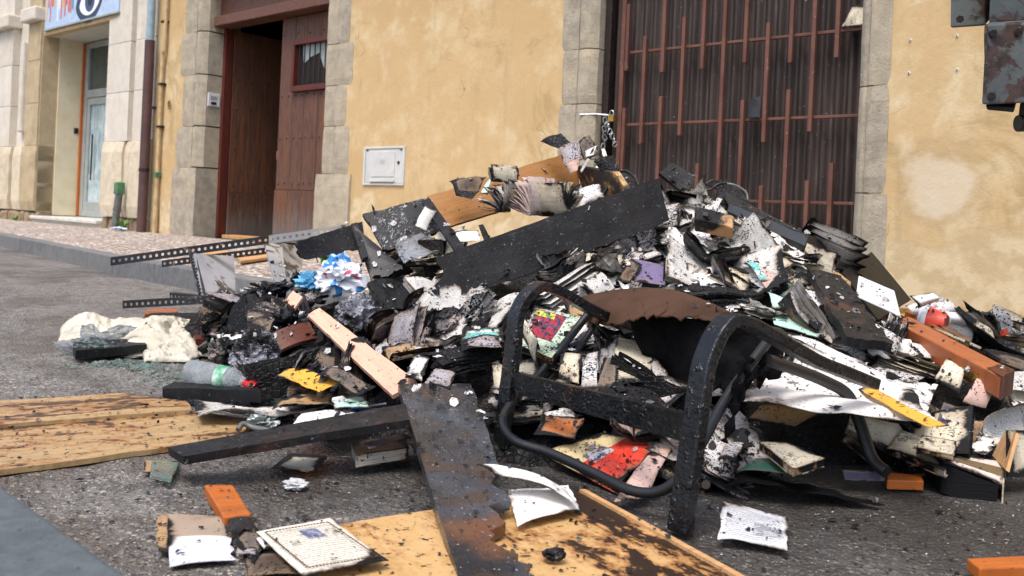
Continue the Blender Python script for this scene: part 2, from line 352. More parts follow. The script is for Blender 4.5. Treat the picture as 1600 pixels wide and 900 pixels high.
MT['brass'] = m_simple('brass', 'b8984a', '8f7233', .4, 30, .15, .8, .3)
MT['offwhite'] = m_simple('off_white_paint', 'c9c8c0', 'bcbab0', .55, 6, .1, 0, .12)
MT['greyplastic'] = m_simple('pale_grey_plastic', 'c3c4c0', 'b7b8b5', .45, 5, .05)
MT['dkplastic'] = m_simple('charcoal_plastic', '26292b', '33373a', .4, 5, .1)
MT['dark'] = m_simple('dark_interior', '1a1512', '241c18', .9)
MT['shopwall'] = m_simple('cream_board', 'd8cdb0', 'cfc2a2', .7, 3, .1, 0, .1)
MT['foam'] = m_simple('orange_sealant', 'b5601f', '9a4c14', .8, 40, 1.0)
MT['alu'] = m_simple('aluminium_frame', 'a9b0af', '99a19f', .4, 6, .05, .3)
MT['glass'] = m_simple('grey_glass', '45504c', '3a4441', .08, 2, .02, 0, 0, .6)
def m_door_glass():
    b = NB('whitewashed_glass'); v = b.co('Object'); c = b.mix(b.step(b.noise(v, 1.6, 4, .5, 1.5), .4, .6), '93a9b0', 'b7c7cd')
    c = b.mix(b.math('MULTIPLY', b.step(b.noise(b.co('Object', (3, 3, 1)), 2.5, 2, .5, 2.5), .5, .53), .35), c, '6e8288'); return b.out(c, .15, None, spec=.6)
MT['dglass'] = m_door_glass()
MT['pipebrown'] = m_rust('brown_iron_pipe', '4a3432', '553c39', '6b3e2c', '33211c', .62); MT['pipeblue'] = m_simple('blue_grey_pipe', '8fa3ad', '7f949e', .5)
MT['conduit'] = m_simple('cream_conduit', 'bea57c', 'a98f68', .6, 8, .1, 0, .3); MT['green'] = m_simple('green_plastic', '4f7d58', '3f6a4b', .5, 10, .1, 0, .3)
MT['greypipe'] = m_simple('grey_steel_pipe', '6e716c', '5c5f5a', .5, 20, .2, .3, .3)
MT['shelf'] = m_rust('scorched_steel', '23242a', '17181c', '3d3029', '8c8378', .6, .45, 14); MT['shelfpale'] = m_rust('heat_bleached_steel', '8d8f92', '9d9a92', '4b453f', '2a2725', .54, .4, 6)
MT['panel'] = m_rust('scorched_grey_panel', '8e9095', 'a2a3a6', '50483f', '1c1a19', .56, .4, 4)
MT['machine'] = m_rust('worn_grey_machine_paint', '43484a', '535755', '3f2d25', '281d18', .50, .5, 9)
MT['black'] = m_simple('matt_black', '0c0c0e', '161618', .5, 20, .3)
MT['char'] = m_char('charcoal', .35, .2, .55, 60); MT['charboard'] = m_char('charred_board', .3, .08, .6, 70, .15, True)
MT['charash'] = m_char('charcoal_with_ash', .55, .15, .6, 75); MT['jagboard'] = m_char('blistered_charred_board', .35, .95, .42, 34, .3, True)
MT['jagedge'] = m_char('scorched_plank', .3, .9, .5, 60, .2, True)
def m_script():
    b = NB('charcoal_with_ash_strokes'); v = b.co('Object', rnd=True); u = b.co('UV', (1, 1, 1), rot=(0, 0, .6)); c = charcol(b, v, .1, .05)
    m1 = b.n('ShaderNodeMapping'); b.L.new(u, m1.inputs[0]); m1.inputs['Scale'].default_value = (38, 100, 1)
    f = b.step(b.noise(m1.outputs[0], 1, 3, .6, 2.2), .56, .6); f = b.math('MULTIPLY', f, b.step(b.noise(u, 9, 3), .42, .5)); c = b.mix(f, c, 'b9b9be')
    return b.out(c, .6, b.bump(f, .6, .004))
MT['script'] = m_script(); MT['silver'] = m_char('silvery_ash', 1.0, .1, .5, 60)
def m_frame():
    b = NB('burnt_lacquered_wood'); v = b.co('Object'); c = b.mix(b.step(b.noise(v, 7, 5, .65), .4, .7), '060607', '121317'); c = b.mix(b.math('MULTIPLY', b.step(b.noise(v, 5, 6, .7), .54, .68), .8), c, '4d2b1b')
    c = b.mix(b.step(b.noise(v, 150, 3, .6), .73, .76), c, '8b8e92'); return b.out(c, b.math('MULTIPLY_ADD', b.noise(v, 26, 5, .7), .8, -.08), b.bump(b.math('ADD', b.noise(v, 90, 4), b.math('MULTIPLY', b.step(b.noise(v, 40, 3), .58, .66), 1.8)), .55, .006), spec=.5)
MT['frame'] = m_frame()
def m_plank():
    b = NB('wet_burnt_plank_sheen'); v = b.co('Object'); x, y, _ = b.sep(b.co('UV')); c = b.mix(b.step(b.noise(v, 6, 6, .65), .35, .68), '131519', '3a404a')  # blue-grey sky sheen mixed into the base colour
    c = b.mix(b.math('MULTIPLY', b.step(b.noise(v, 7, 6, .7, .8), .5, .62), .75), c, '3f2e20'); o = b.math('SUBTRACT', b.noise(v, 8, 5), b.math('ADD', b.math('MULTIPLY', b.math('ABSOLUTE', b.math('SUBTRACT', x, .16)), 1.6), b.math('ABSOLUTE', b.math('SUBTRACT', y, .11)))); c = b.mix(b.math('MULTIPLY', b.step(o, .3, .55), .75), c, '6b4228')
    c = b.mix(b.step(b.noise(v, 130, 3, .6), .66, .70), c, 'a9adb2'); c = b.mix(b.step(b.noise(v, 90, 3, .6), .62, .66), c, '08080a')
    cr = b.step(b.vor(b.co('UV', (2.2, 9, 1)), 3.5, 'DISTANCE_TO_EDGE'), 0, .05); return b.out(c, b.math('MULTIPLY_ADD', b.noise(v, 20, 5, .7), .9, -.15), b.bump(b.math('ADD', b.math('MULTIPLY', cr, .22), b.noise(v, 45, 5, .7)), .4, .006), spec=.6)
MT['plank'] = m_plank()
MT['pine'] = m_wood('varnished_pine', '9c6a38', 'a97a47', '75491f', .45, .12, False, 1.0)
MT['orangewood'] = m_wood('orange_varnished_wood', 'a5571f', 'b36429', '7d4016', .5, .5); MT['redbeam'] = m_wood('reddish_brown_wood', '96532f', 'a25f3a', '70391f', .45, .4)
MT['peach'] = m_wood('peach_board', 'd6a088', 'dcab93', 'bf8a70', .55, .2); MT['lightwood'] = m_wood('raw_wood', 'b08558', 'c49b6c', '8a6038', .7, .2)
MT['darkwood'] = m_wood('dark_stained_wood', '4a2418', '5d3020', '28130d', .5, .5)
MT['streak'] = m_half('streaked_pine', 'a98757', 'c0a070', .5, .6); MT['halfbrown'] = m_half('half_charred_panel', 'a07a48', '8a6336', .63, .8)
def m_chip(name, side, hx):
    """chipboard lying in the dirt; side 0 = left sheets, 1 = front sheet charred at its far corner"""
    b = NB(name); v = b.co('Object', rnd=True); u = b.co('UV'); x, y, _ = b.sep(u); g = b.noise(b.co('UV', (3, 18, 1), rnd=True), 1.5, 5, .6, .8)
    c = b.mix(b.step(g, .3, .7), hx[0], hx[1]); c = b.mix(b.math('MULTIPLY', b.step(b.noise(v, 45, 4), .5, .7), .4), c, hx[2])
    n = b.math('ADD', b.math('MULTIPLY', b.noise(b.co('UV', (1, 2.6, 1), rnd=True), 4, 7, .68, .5), .75), b.math('MULTIPLY', b.noise(v, 40, 3), .25))
    if side == 1:
        n = b.math('ADD', n, b.math('MULTIPLY', b.step(x, .30, .55), .0)); n = b.math('ADD', n, b.math('MULTIPLY', b.step(y, -.30, -.02), .13)); n = b.math('ADD', n, b.math('MULTIPLY', b.step(b.noise(v, 1.8, 3), .45, .62), .05)); lo = .60
    else:
        n = b.math('ADD', n, b.math('MULTIPLY', b.step(b.math('ABSOLUTE', b.math('SUBTRACT', y, .04)), .16, 0), .10)); n = b.math('ADD', n, b.math('MULTIPLY', b.step(b.noise(b.co('UV', (1.2, 7, 1)), 1.3, 4, .6), .45, .7), .1)); lo = .59
    c = b.mix(b.math('MULTIPLY', b.step(n, lo - .08, lo + .01), .75), c, '8a5526'); c = b.mix(b.step(n, lo - .01, lo + .03), c, '2b1d14' if side else '463425')
    c = b.mix(b.step(b.noise(v, 70, 4, .62), .62, .65), c, '1a1512')
    return b.out(c, b.math('MULTIPLY_ADD', b.noise(v, 5, 4), .5, .25), b.bump(b.math('ADD', g, b.noise(v, 80, 4)), .3, .003), spec=.4)
MT['chipL'] = m_chip('damp_chipboard', 0, ('9c8058', 'ad9168', '74593a')); MT['chipF'] = m_chip('scorched_chipboard', 1, ('b8925e', 'c29f6e', '96703f'))
MT['white'] = m_paper('white_paper', 'd6d5d4', .25, .8); MT['white2'] = m_paper('scorched_white_paper', 'c6c5c6', .75, 1.15); MT['cream'] = m_paper('cream_paper', 'cdc4ae', .45, .8)
MT['text'] = m_paper('printed_page', 'd2d1cd', .2, .6, True); MT['textcream'] = m_paper('yellowed_printed_page', 'cfc7b2', .25, .5, True)
MT['clean'] = m_paper('clean_white_paper', 'dfdcd8', .06, .3); MT['brownp'] = m_paper('browned_paper', 'a5835a', .6, .7); MT['greyp'] = m_paper('ash_grey_paper', '9c98a0', .8, 1.1)
MT['purple'] = m_paper('purple_cover', '665c85', .22, .5, ro=.45); MT['teal'] = m_paper('teal_white_cover', '66b8b4', .3, .8, ro=.45, stripes=[(.0, .22, 'd8d6d0'), (.7, .82, 'd6d4ce')])
MT['mint'] = m_paper('mint_paper', 'a9cdc0', .12, .35); MT['red'] = m_paper('red_cover', 'c23a26', .25, .4, ro=.45); MT['green'+'c'] = m_paper('dark_green_cover', '1f5c50', .4, .6, ro=.4)
MT['navy'] = m_paper('navy_cover', '2c3350', .4, .6, ro=.4); MT['brownc'] = m_paper('brown_cover', '6b452c', .4, .6, ro=.5); MT['orangec'] = m_paper('orange_cover', 'c06a2e', .45, .7, ro=.5)
MT['yellow'] = m_paper('yellow_folder', 'dba23a', .1, .5); MT['pink'] = m_paper('pinkish_paper', 'c9a9a0', .4, .6); MT['greencov'] = m_paper('pale_green_cover', 'b9cdb6', .18, .9, pic=[(.06, .72, .28, .92, 'a32c38', '2d3a55'), (.06, .5, .78, .9, 'c9c44a', '6b7a52')])
MT['charp'] = m_paper('charred_paper', '4b4848', .9, 1.0); MT['charp2'] = m_paper('charred_brown_paper', '3a2c26', .9, .9)
MT['pg'] = m_pages('page_edges', 'bfb8a8', .5); MT['pgb'] = m_pages('burnt_page_edges', 'b5a385', .85); MT['pgc'] = m_pages('charred_page_edges', '4a443e', 1.3)
MT['cloth'] = m_simple('cream_towelling', 'b9b2a1', 'ccc6b7', .95, 6, .8, 0, .3, .1, 160); MT['browncloth'] = m_simple('brown_cloth', '4e392e', '3f2e25', .95, 6, .4, 0, 0, .1, 260)
MT['blackcloth'] = m_simple('burnt_black_cloth', '08080a', '111113', .95, 20, 1.0, 0, 0, .1); MT['blackbag'] = m_simple('black_polythene', '0d0e11', '17181c', .22, 12, .3)
def m_film(name, c, tr, ro=.25):
    b = NB(name); v = b.co('Object', rnd=True); cc = b.mix(b.step(b.noise(v, 14, 4), .4, .7), c, 'c9ccd0')
    return b.out(cc, ro, b.bump(b.noise(v, 55, 5, .7, 1.0), .9, .012), Transmission_Weight=tr, IOR=1.15)
MT['film'] = m_film('clear_plastic_film', 'e3e6ea', .8); MT['pet'] = m_film('crushed_clear_plastic', 'dfe8ec', .72, .1)
def m_bag():
    b = NB('white_blue_red_plastic_bag'); v = b.co('Object', rnd=True); n = b.noise(v, 7, 2, .5, 1.2)
    c = b.mix(b.step(n, .56, .58), 'dadde4', '3b86c6'); c = b.mix(b.step(n, .42, .4), c, b.mix(b.step(b.noise(v, 16, 2), .5, .52), 'dadde4', 'c65372'))
    return b.out(c, .3, b.bump(b.noise(v, 30, 4), .4, .006))
MT['bag'] = m_bag(); MT['bluebag'] = m_simple('light_blue_polythene', '5aa5cf', '7ec0de', .3, 12, .4)
MT['greenglass'] = m_film('pale_green_glass', 'a9cbbf', .8, .03); MT['shard'] = m_simple('crushed_glass', 'b3bec3', '8d999e', .08, 40, .1, 0, 0, .8)
MT['ash'] = m_simple('white_ash', 'bfbfc0', 'a5a6a8', .9, 60); MT['flake'] = m_simple('black_ash_flake', '0b0b0d', '1c1c1f', .5, 40, .4)
MT['pebble'] = m_simple('road_grit', '6b6259', '8d8376', .8, 90); MT['weed'] = m_simple('weed_leaf', '4c7a2c', '6b9a3e', .6, 30)
MT['redplastic'] = m_simple('red_plastic', 'b51f1c', 'a31818', .3, 10); MT['blueplastic'] = m_simple('blue_plastic', '2a50b5', '3160c9', .3, 10)
MT['redcup'] = m_simple('red_paper_cup', 'd8503f', 'cf4535', .45, 5); MT['whiteplastic'] = m_simple('white_plastic', 'd9d9da', 'cfcfd2', .35, 5, .05, 0, .06)
MT['wrap'] = m_paper('tan_wrapping_paper', 'c79868', .12, .25); MT['skin'] = m_simple('skin', 'b98070', 'a86f60', .5); MT['bark'] = m_simple('grey_stick', '7c7263', '5e564a', .8, 60, .8)
MT['muralblue'] = m_simple('mural_pale_blue', '9fb4cf', 'b4c4da', .5, 8)
MT['rubber'] = m_simple('black_rubber', '101113', '1b1c1f', .45, 10, .2)
MT['earth'] = m_stone('crumbled_ochre_render', 'a07c46', '8a683a', 'b5935c', 1.0, 30)
# ------------------------------------------------------------------ the street
def gz(x, y):                                   # the road dips a little towards the facade right of the gate
    a = x * DW.x + y * DW.y; p = x * NW.x + y * NW.y
    k = min(1, max(0, (a + 2.6) / 1.2)) * min(1, max(0, (p - 3.9) / 1.2)); return -.16 * k
def axis(lo, hi, a, b, fine, coarse):
    r = []; x = lo
    while x < hi:
        r.append(x); d = 0 if a <= x <= b else min(abs(x - a), abs(x - b)); x += fine + d * coarse
    return r + [hi]
XS, YS = axis(-40, 40, -2.6, 3.0, .03, .12), axis(-6, 60, .6, 4.2, .03, .12)
V = []; F = []
for y in YS:
    for x in XS:
        near = max(0, 1 - max(0, abs(x) - 3) / 2) if y < 7 else .2
        V.append((x, y, gz(x, y) + (fb((x, y, 0), 1.1) * .008 + mn.noise(Vector((x * 14, y * 14, 1))) * .0035) * near))
n = len(XS)
for i in range(len(YS) - 1):
    for k in range(n - 1): a = i * n + k; F.append((a, a + 1, a + n + 1, a + n))
tag(mk('road', V, F, MT['road'], smooth=True), kind='structure')
# raised pavement along the facade, with its kerb stones
KP = [Vector((-17.5, 19.8, 0)), Vector((-9.4, 13.6, 0)), Vector((-5.73, 10.05, 0)), Vector((-3.08, 6.99, 0)), Vector((-1.41, 5.26, 0)), Vector((-.35, 4.17, 0))]
pm = MB(); q = []
end = W(-3.6, 0, 0)
back = [W(-24, 0, 0), W(-17, 0, 0), W(-12.5, 0, 0), W(-9, 0, 0), W(-5.5, 0, 0), end]
for i in range(5):
    A, B, C, D = KP[i], KP[i + 1], back[i + 1], back[i]; NU, NV = 14, 14; k0 = len(pm.V); vs = []; fs = []
    for u in range(NU + 1):
        for v in range(NV + 1):
            p = (A * (1 - u / NU) + B * u / NU) * (1 - v / NV) + (D * (1 - u / NU) + C * u / NU) * v / NV
            p.z = .136 + fb((p.x, p.y, 3), 1.2) * .006; vs.append(p)
    for u in range(NU):
        for v in range(NV): a = u * (NV + 1) + v; fs.append((a, a + NV + 1, a + NV + 2, a + 1))
    pm.add(vs, fs)
pm.add([KP[-1] + Vector((0, 0, .14)), end + Vector((0, 0, .14)), end + Vector((0, 0, -.3)), KP[-1] + Vector((0, 0, -.1))], [(0, 1, 2, 3)])
pav = tag(pm.build('pavement', MT['pave'], smooth=True), kind='structure')
for i in range(len(KP) - 1):
    A, B = KP[i], KP[i + 1]; L = (B - A).length; k = max(1, round(L / .95)); d = (B - A).normalized(); nrm = Vector((d.y, -d.x, 0))
    if nrm.y > 0: nrm = -nrm
    for j in range(k):
        p0, p1 = A + d * (L * j / k + .004), A + d * (L * (j + 1) / k - .004); i0 = nrm * .02; i1 = nrm * -.11
        o = MB().hexa([p + Vector((0, 0, z)) + f for z in (-.05, .142) for p, f in ((p0, i0), (p1, i0), (p1, i1), (p0, i1))]).build('kerb_stone', MT['kerb'], pav)
        bevel(o, .012, 2)
# the near corner of the opposite kerb, bottom left
p0, p1 = G(-330, 520, .14), G(215, 905, .14); p0.z = p1.z = 0; d = (p1 - p0).normalized(); nn = Vector((-d.y, d.x, 0)); nn = nn if nn.y < 0 else -nn
kb = tag(MB().hexa([p + Vector((0, 0, z)) for z in (-.05, .14) for p in (p0 - d * 1, p1 + d * 2, p1 + d * 2 + nn * .45, p0 - d * 1 + nn * .45)]).build('granite_kerb', MT['granite']), kind='structure')
bevel(kb, .012, 3)

# ------------------------------------------------------------------ ochre building
def fbx(name, a0, a1, z0, z1, o0, o1, m, parent, bev=0):
    o = MB().wbox(a0, a1, z0, z1, o0, o1).build(name, MT[m], parent)
    if bev: bevel(o, bev)
    return o
SD = [0]
def stone(name, a0, a1, z0, z1, o0, o1, m, parent, rnd=.008, amp=.006, chamfer=0, side=1):
    """dressed stone block with a soft uneven face; chamfer cuts the edge at a1 (side 1) or a0 (side -1)"""
    SD[0] += 1; V = []; F = []; na, nz_ = 6, 7; g = .004
    a0 += g; a1 -= g * 0; z0 += g; z1 -= g
    for s_ in (0, 1):
        for i in range(na + 1):
            for k in range(nz_ + 1):
                u, v = i / na, k / nz_; a = a0 + (a1 - a0) * u; z = z0 + (z1 - z0) * v
                e = (1 if k in (0, nz_) else 0) + (1 if i in (0, na) else 0)
                if s_ == 0:
                    o = o1 - rnd * e + mn.noise(Vector((a * 6, z * 6, SD[0]))) * amp
                    if chamfer:
                        dd = (a1 - a) if side > 0 else (a - a0)
                        if dd < chamfer: o -= (chamfer - dd) * .9
                    jz = mn.noise(Vector((a * 4, SD[0], k))) * .004 if k in (0, nz_) else 0
                    V.append(W(a, z + jz, o))
                else: V.append(W(a, z, o0))
    m_ = nz_ + 1; K = (na + 1) * m_
    for i in range(na):
        for k in range(nz_): a = i * m_ + k; F.append((a, a + m_, a + m_ + 1, a + 1))
        a = i * m_; F.append((a, K + a, K + a + m_, a + m_)); a += nz_; F.append((a, a + m_, K + a + m_, K + a))
    for k in range(nz_): a = k; F.append((a, a + 1, K + a + 1, K + a)); a = na * m_ + k; F.append((a, K + a, K + a + 1, a + 1))
    return mk(name, V, F, MT[m], parent)
OB = thing('ochre_building', 'ochre plastered old building with stone framed door and barred gateway', 'building', W(-7, 0, 0))
wl = MB()
for a0, a1, z0, z1 in ((-12.36, -11.34, -.4, 3.6), (-12.36, -11.12, 3.6, 7), (-11.12, -8.44, 3.55, 7), (-8.15, -4.84, -.4, 3.3), (-8.44, -4.63, 3.3, 7), (-4.63, -2.32, 3.3, 7), (-2.22, 5, -.4, 3.3), (-2.32, 5, 3.3, 7)): wl.wbox(a0, a1, z0, z1, -.55, 0)
wl.build('wall', MT['plaster'], OB)
# left jamb of the door: two columns of stones with a joint between face and reveal
zs = [.1, 1.06, 1.62, 2.32, 2.9, 3.6]
for i in range(5):
    if i == 0: stone('stone', -11.72, -11.1, .08, 1.06, -.55, .045, 'jamb', OB, .012, .012)
    else:
        w_ = [.0, .08, -.04, .05, -.03][i]
        stone('stone', -11.62 - w_, -11.28, zs[i], zs[i + 1], -.5, .012, 'jamb', OB)
        stone('stone', -11.28, -11.105, zs[i] + .01, zs[i + 1], -.55, .010, 'jamb', OB, chamfer=.09)
zs = [.1, .98, 1.52, 1.98, 2.45, 3.0, 3.6]
for i in range(6):
    if i == 0: stone('stone', -8.46, -7.84, .08, .98, -.55, .045, 'jamb', OB, .012, .012)
    else:
        w_ = [0, .02, -.06, .03, -.05, 0][i]
        stone('stone', -8.455, -8.2, zs[i], zs[i + 1], -.55, .010, 'jamb', OB, chamfer=.07, side=-1)
        stone('stone', -8.2, -7.93 + w_, zs[i], zs[i + 1], -.5, .012, 'jamb', OB)
zs = [-.3, .55, 1.12, 1.6, 2.08, 2.62, 3.3]
for i in range(6):
    stone('stone', -4.97 + (.02 if i % 2 else 0), -4.78, zs[i], zs[i + 1], -.5, .012, 'jamb', OB)
    stone('stone', -4.78, -4.61, zs[i], zs[i + 1], -.55, .010, 'jamb', OB, chamfer=.07)
zs = [-.35, .86, 1.6, 2.3, 3.3]
for i in range(4):
    stone('stone', -2.335, -2.26, zs[i], zs[i + 1], -.55, .004, 'jamb', OB, chamfer=.04, side=-1)
    stone('stone', -2.26, -2.11 + (.02 if i == 0 else 0), zs[i], zs[i + 1], -.5, .012, 'jamb', OB)
# dark hall behind the door
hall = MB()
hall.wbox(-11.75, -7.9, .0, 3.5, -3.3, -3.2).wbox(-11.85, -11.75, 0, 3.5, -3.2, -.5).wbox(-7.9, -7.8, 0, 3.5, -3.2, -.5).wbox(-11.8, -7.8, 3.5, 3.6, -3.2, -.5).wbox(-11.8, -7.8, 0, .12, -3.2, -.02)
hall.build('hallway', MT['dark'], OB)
fbx('door_frame', -11.125, -11.05, .13, 2.99, -.42, -.3, 'redwood', OB, .006)
fbx('lintel_beam', -11.1, -8.45, 2.98, 3.11, -.4, -.14, 'lintelwood', OB, .01)
fbx('lintel_panel', -11.1, -8.45, 3.112, 3.56, -.4, -.24, 'lintelwood', OB)
fbx('door_step', -11.0, -9.82, .12, .17, -.6, -.34, 'lightwood', OB, .006)
# right leaf, shut
LF = mk('door_leaf', *[x for x in (lambda b: (b.V, b.F))(MB().wbox(-9.79, -8.44, .14, 2.97, -.42, -.375))], MT['door'], OB)
seams = [-9.79, -9.5, -9.26, -8.98, -8.7, -8.44]
for i in range(5):
    top = 2.97 if i in (0, 4) else 2.02
    bevel(MB().wbox(seams[i] + .003, seams[i + 1] - .003, .80, top, -.374, -.345 + R.uniform(0, .004)).build('plank', MT['door'], LF), .003)
    bevel(MB().wbox(seams[i] + .003, seams[i + 1] - .003, .14, .795, -.374, -.325 + R.uniform(0, .003)).build('plank', MT['door'], LF), .003)
for i in (1, 2, 3):
    bevel(MB().wbox(seams[i] + .003, seams[i + 1] - .003, 2.66, 2.97, -.374, -.347).build('plank', MT['door'], LF), .003)
g = MB(); g.wbox(-9.5, -8.7, 2.02, 2.09, -.374, -.29).wbox(-9.5, -8.7, 2.60, 2.66, -.374, -.29).wbox(-9.5, -9.44, 2.09, 2.60, -.374, -.29).wbox(-8.76, -8.7, 2.09, 2.60, -.374, -.29)
bevel(g.build('grille_frame', MT['redwood'], LF), .006)
for k in range(6):
    a = -9.38 + k * .105; MB().tube([W(a, 2.09, -.33), W(a, 2.60, -.33)], .009, 8).build('grille_bar', MT['iron'], LF, True)
MB().wbox(-9.44, -8.76, 2.09, 2.60, -.373, -.368).build('grille_shade_sheet', MT['dark'], LF)  # near-black sheet stands in for the shade behind the bars
gl = MB(); gl.add([W(-9.36, 2.6, -.36), W(-9.33, 2.36, -.36), W(-9.2, 2.44, -.36), W(-9.02, 2.48, -.36), W(-8.92, 2.3, -.36), W(-8.8, 2.22, -.36), W(-8.78, 2.6, -.36)], [(0, 1, 2, 3, 4, 5, 6)])
gl.build('broken_pane', MT['alu'], LF)
def studs(rows, parent, fn):
    b = MB()
    for p in rows: c = fn(*p); b.tube([c, c + NW * -.012], [.009, .004], 8)
    o = b.build('nail_heads', MT['iron'], parent, True); o['kind'] = 'stuff'
studs([(s + .06, z) for s in seams[:-1] for z in (.88, 1.45, 1.98, 2.75)] + [(s + .2, z) for s in seams[:-2] for z in (.88, 1.45, 1.98)], LF, lambda a, z: W(a, z + R.uniform(-.01, .01), -.34))
# left leaf, swung open into the hall
LO = mk('door_leaf', *[x for x in (lambda b: (b.V, b.F))(MB().wbox(-11.12, -11.075, .14, 2.97, -1.68, -.43))], MT['door'], OB)
LO['label'] = 'left door leaf swung inwards into the dark hall'
for i in range(5):
    o1 = -.43 - i * .25
    bevel(MB().wbox(-11.074, -11.045 + R.uniform(0, .004), .75, 2.97, o1 - .247, o1 - .003).build('plank', MT['door'], LO), .003)
    bevel(MB().wbox(-11.074, -11.03 + R.uniform(0, .003), .14, .745, o1 - .247, o1 - .003).build('plank', MT['door'], LO), .003)
b = MB()
for i in range(5):
    for z in (.85, 1.35, 1.9, 2.3):
        c = W(-11.04, z, -.5 - i * .25); b.tube([c, c + DW * .012], [.012, .006], 8)
o = b.build('nail_heads', MT['iron'], LO, True); o['kind'] = 'stuff'
# gateway grid and corrugated backing
GT = MB()
V = []; F = []; N_ = 240
for k, z in enumerate((-.1, 3.3)):
    for i in range(N_ + 1):
        a = -4.66 + 2.36 * i / N_; V.append(W(a, z, -.26 + .022 * math.sin(2 * math.pi * (a + 4.66) / .094)))
for i in range(N_): F.append((i, i + 1, N_ + 2 + i, N_ + 1 + i))
mk('corrugated_sheet', V, F, MT['corr'], OB, smooth=True)
gate = MB().wbox(-4.60, -4.535, -.1, 3.3, -.2, -.13).build('gate_frame', MT['iron'], OB)
gate['label'] = 'dark iron frame of the gateway grid'
bevel(MB().wbox(-4.44, -4.40, -.1, 3.25, -.185, -.145).build('grid_upright', MT['grid'], gate), .003)
bevel(MB().wbox(-4.63, -4.61, 0, 3.25, -.2, -.17).build('gate_post', MT['lintelwood'], gate), .003)
for z in (.79, 1.42, 2.04, 2.72): bevel(MB().wbox(-4.4, -2.3, z - .011, z + .011, -.185, -.155).build('grid_rail', MT['grid'], gate), .003)
bars = [(-4.36, 1.88, 2.45), (-4.36, .6, 1.56), (-4.18, 1.25, 2.16), (-4.0, 1.84, 3.0), (-4.0, .5, 1.64), (-3.81, 1.31, 2.28), (-3.63, 1.84, 3.0), (-3.63, .4, 1.08), (-3.445, .5, 2.9),
        (-3.26, 1.86, 3.0), (-3.26, .5, 1.57), (-3.075, 1.24, 2.15), (-3.075, .3, .91), (-2.89, 1.83, 3.0), (-2.89, .4, 1.63), (-2.715, 1.31, 3.0), (-2.715, .3, .95), (-2.54, 1.84, 3.0), (-2.54, .4, 1.08)]
for a, z0, z1 in bars: bevel(MB().wbox(a - .0155, a + .0155, z0, z1, -.154, -.118).build('grid_bar', MT['grid'], gate), .003)
slab('corner_scrap', W(-2.52, 2.06, -.13), W(-2.34, 2.06, -.13), W(-2.34, 2.2, -.16), W(-2.46, 2.22, -.16), .02, MT['cream'], None, 6, 6, (.01,) * 4, .01, metric=False)
o = bpy.data.objects['corner_scrap']; o.name = 'cardboard_scrap'; tag(o, 'cream cardboard scrap wedged on the top rail of the gateway grid', 'cardboard')
o = slab('burnt_cover', W(-3.22, 1.43, -.12), W(-3.1, 1.43, -.12), W(-3.12, 1.6, -.15), W(-3.2, 1.58, -.15), .006, MT['black'], None, 6, 6, (.01,) * 4, .01, metric=False); tag(o, 'small black burnt cover stuck on the middle rail of the gateway grid', 'book cover')
# chain and padlock
ch = thing('chain', 'galvanised chain hanging from the left post of the barred gateway', 'chain', W(-4.55, 1.45, -.1))
def link(c, ang, tw, r=.016, l=.02):
    pts = []
    for i in range(13):
        t = 2 * math.pi * i / 12; x = math.cos(t) * r; y = math.sin(t) * r + (l if math.sin(t) > 0 else -l) * .5
        v = Vector((x * math.cos(tw), x * math.sin(tw), y)); v = Matrix.Rotation(ang, 3, 'Y') @ v; pts.append(Vector(c) + v)
    return MB().tube(pts, .0048, 6, False).build('chain_link', MT['galv'], ch, True)
for i in range(8): link(W(-4.53 + .012 * math.sin(i * 1.7), 1.46 - i * .038, -.09), R.uniform(-.4, .4), (i % 2) * 1.4)
for i in range(7): link(W(-4.50 + i * .016, 1.42 - i * .028 + .01 * math.sin(i * 2), -.08), R.uniform(-1, 1), (i % 2) * 1.4 + .4)
MB().tube([W(-4.72, 1.50, .03), W(-4.6, 1.51, -.06), W(-4.5, 1.5, -.1)], .009, 8).build('bolt', MT['galv'], ch, True)
pdl = thing('padlock', 'brass padlock at the left post of the barred gateway', 'padlock', W(-4.47, 1.48, -.09))
bevel(MB().wbox(-4.50, -4.44, 1.445, 1.505, -.12, -.085).build('lock_body', MT['brass'], pdl), .004)
MB().tube(curve([W(-4.49, 1.5, -.1), W(-4.487, 1.53, -.1), W(-4.47, 1.542, -.1), W(-4.453, 1.53, -.1), W(-4.45, 1.5, -.1)], 4), .005, 6).build('shackle', MT['galv'], pdl, True)
# meter box
mb = thing('meter_box', 'white plastic meter cabinet let into the ochre wall', 'meter box', W(-7.3, .86, 0))
b = MB(); a0, a1, z0, z1 = -7.63, -6.97, .86, 1.27
b.wbox(a0, a1, z0, z0 + .022, -.02, .02).wbox(a0, a1, z1 - .022, z1, -.02, .02).wbox(a0, a0 + .03, z0 + .022, z1 - .022, -.02, .02).wbox(a1 - .03, a1, z0 + .022, z1 - .022, -.02, .02)
bevel(b.build('frame', MT['greyplastic'], mb), .004)
bevel(MB().wbox(a0 + .033, a1 - .033, z0 + .025, z1 - .025, -.02, .012).build('door', MT['greyplastic'], mb), .005)
bevel(MB().wbox(a0 + .14, a1 - .15, z0 + .09, z1 - .05, .0121, .02).build('raised_panel', MT['greyplastic'], mb), .004)
bevel(MB().wbox(a0 + .13, a1 - .14, z0 + .035, z0 + .07, .0121, .035).build('drip_ledge', MT['greyplastic'], mb), .004)
b = MB()
for k in range(8):
    t = k * math.pi / 4; c = W(a0 + .32 + .045 * math.cos(t), 1.11 + .03 * math.sin(t), .021); b.wbox(a0 + .32 + .035 * math.cos(t) - .006, a0 + .32 + .035 * math.cos(t) + .006, 1.11 + .025 * math.sin(t) - .004, 1.11 + .025 * math.sin(t) + .004, .0201, .022)
b.wbox(a0 + .31, a0 + .33, 1.1, 1.12, .0201, .023).build('emblem', MT['alu'], mb)
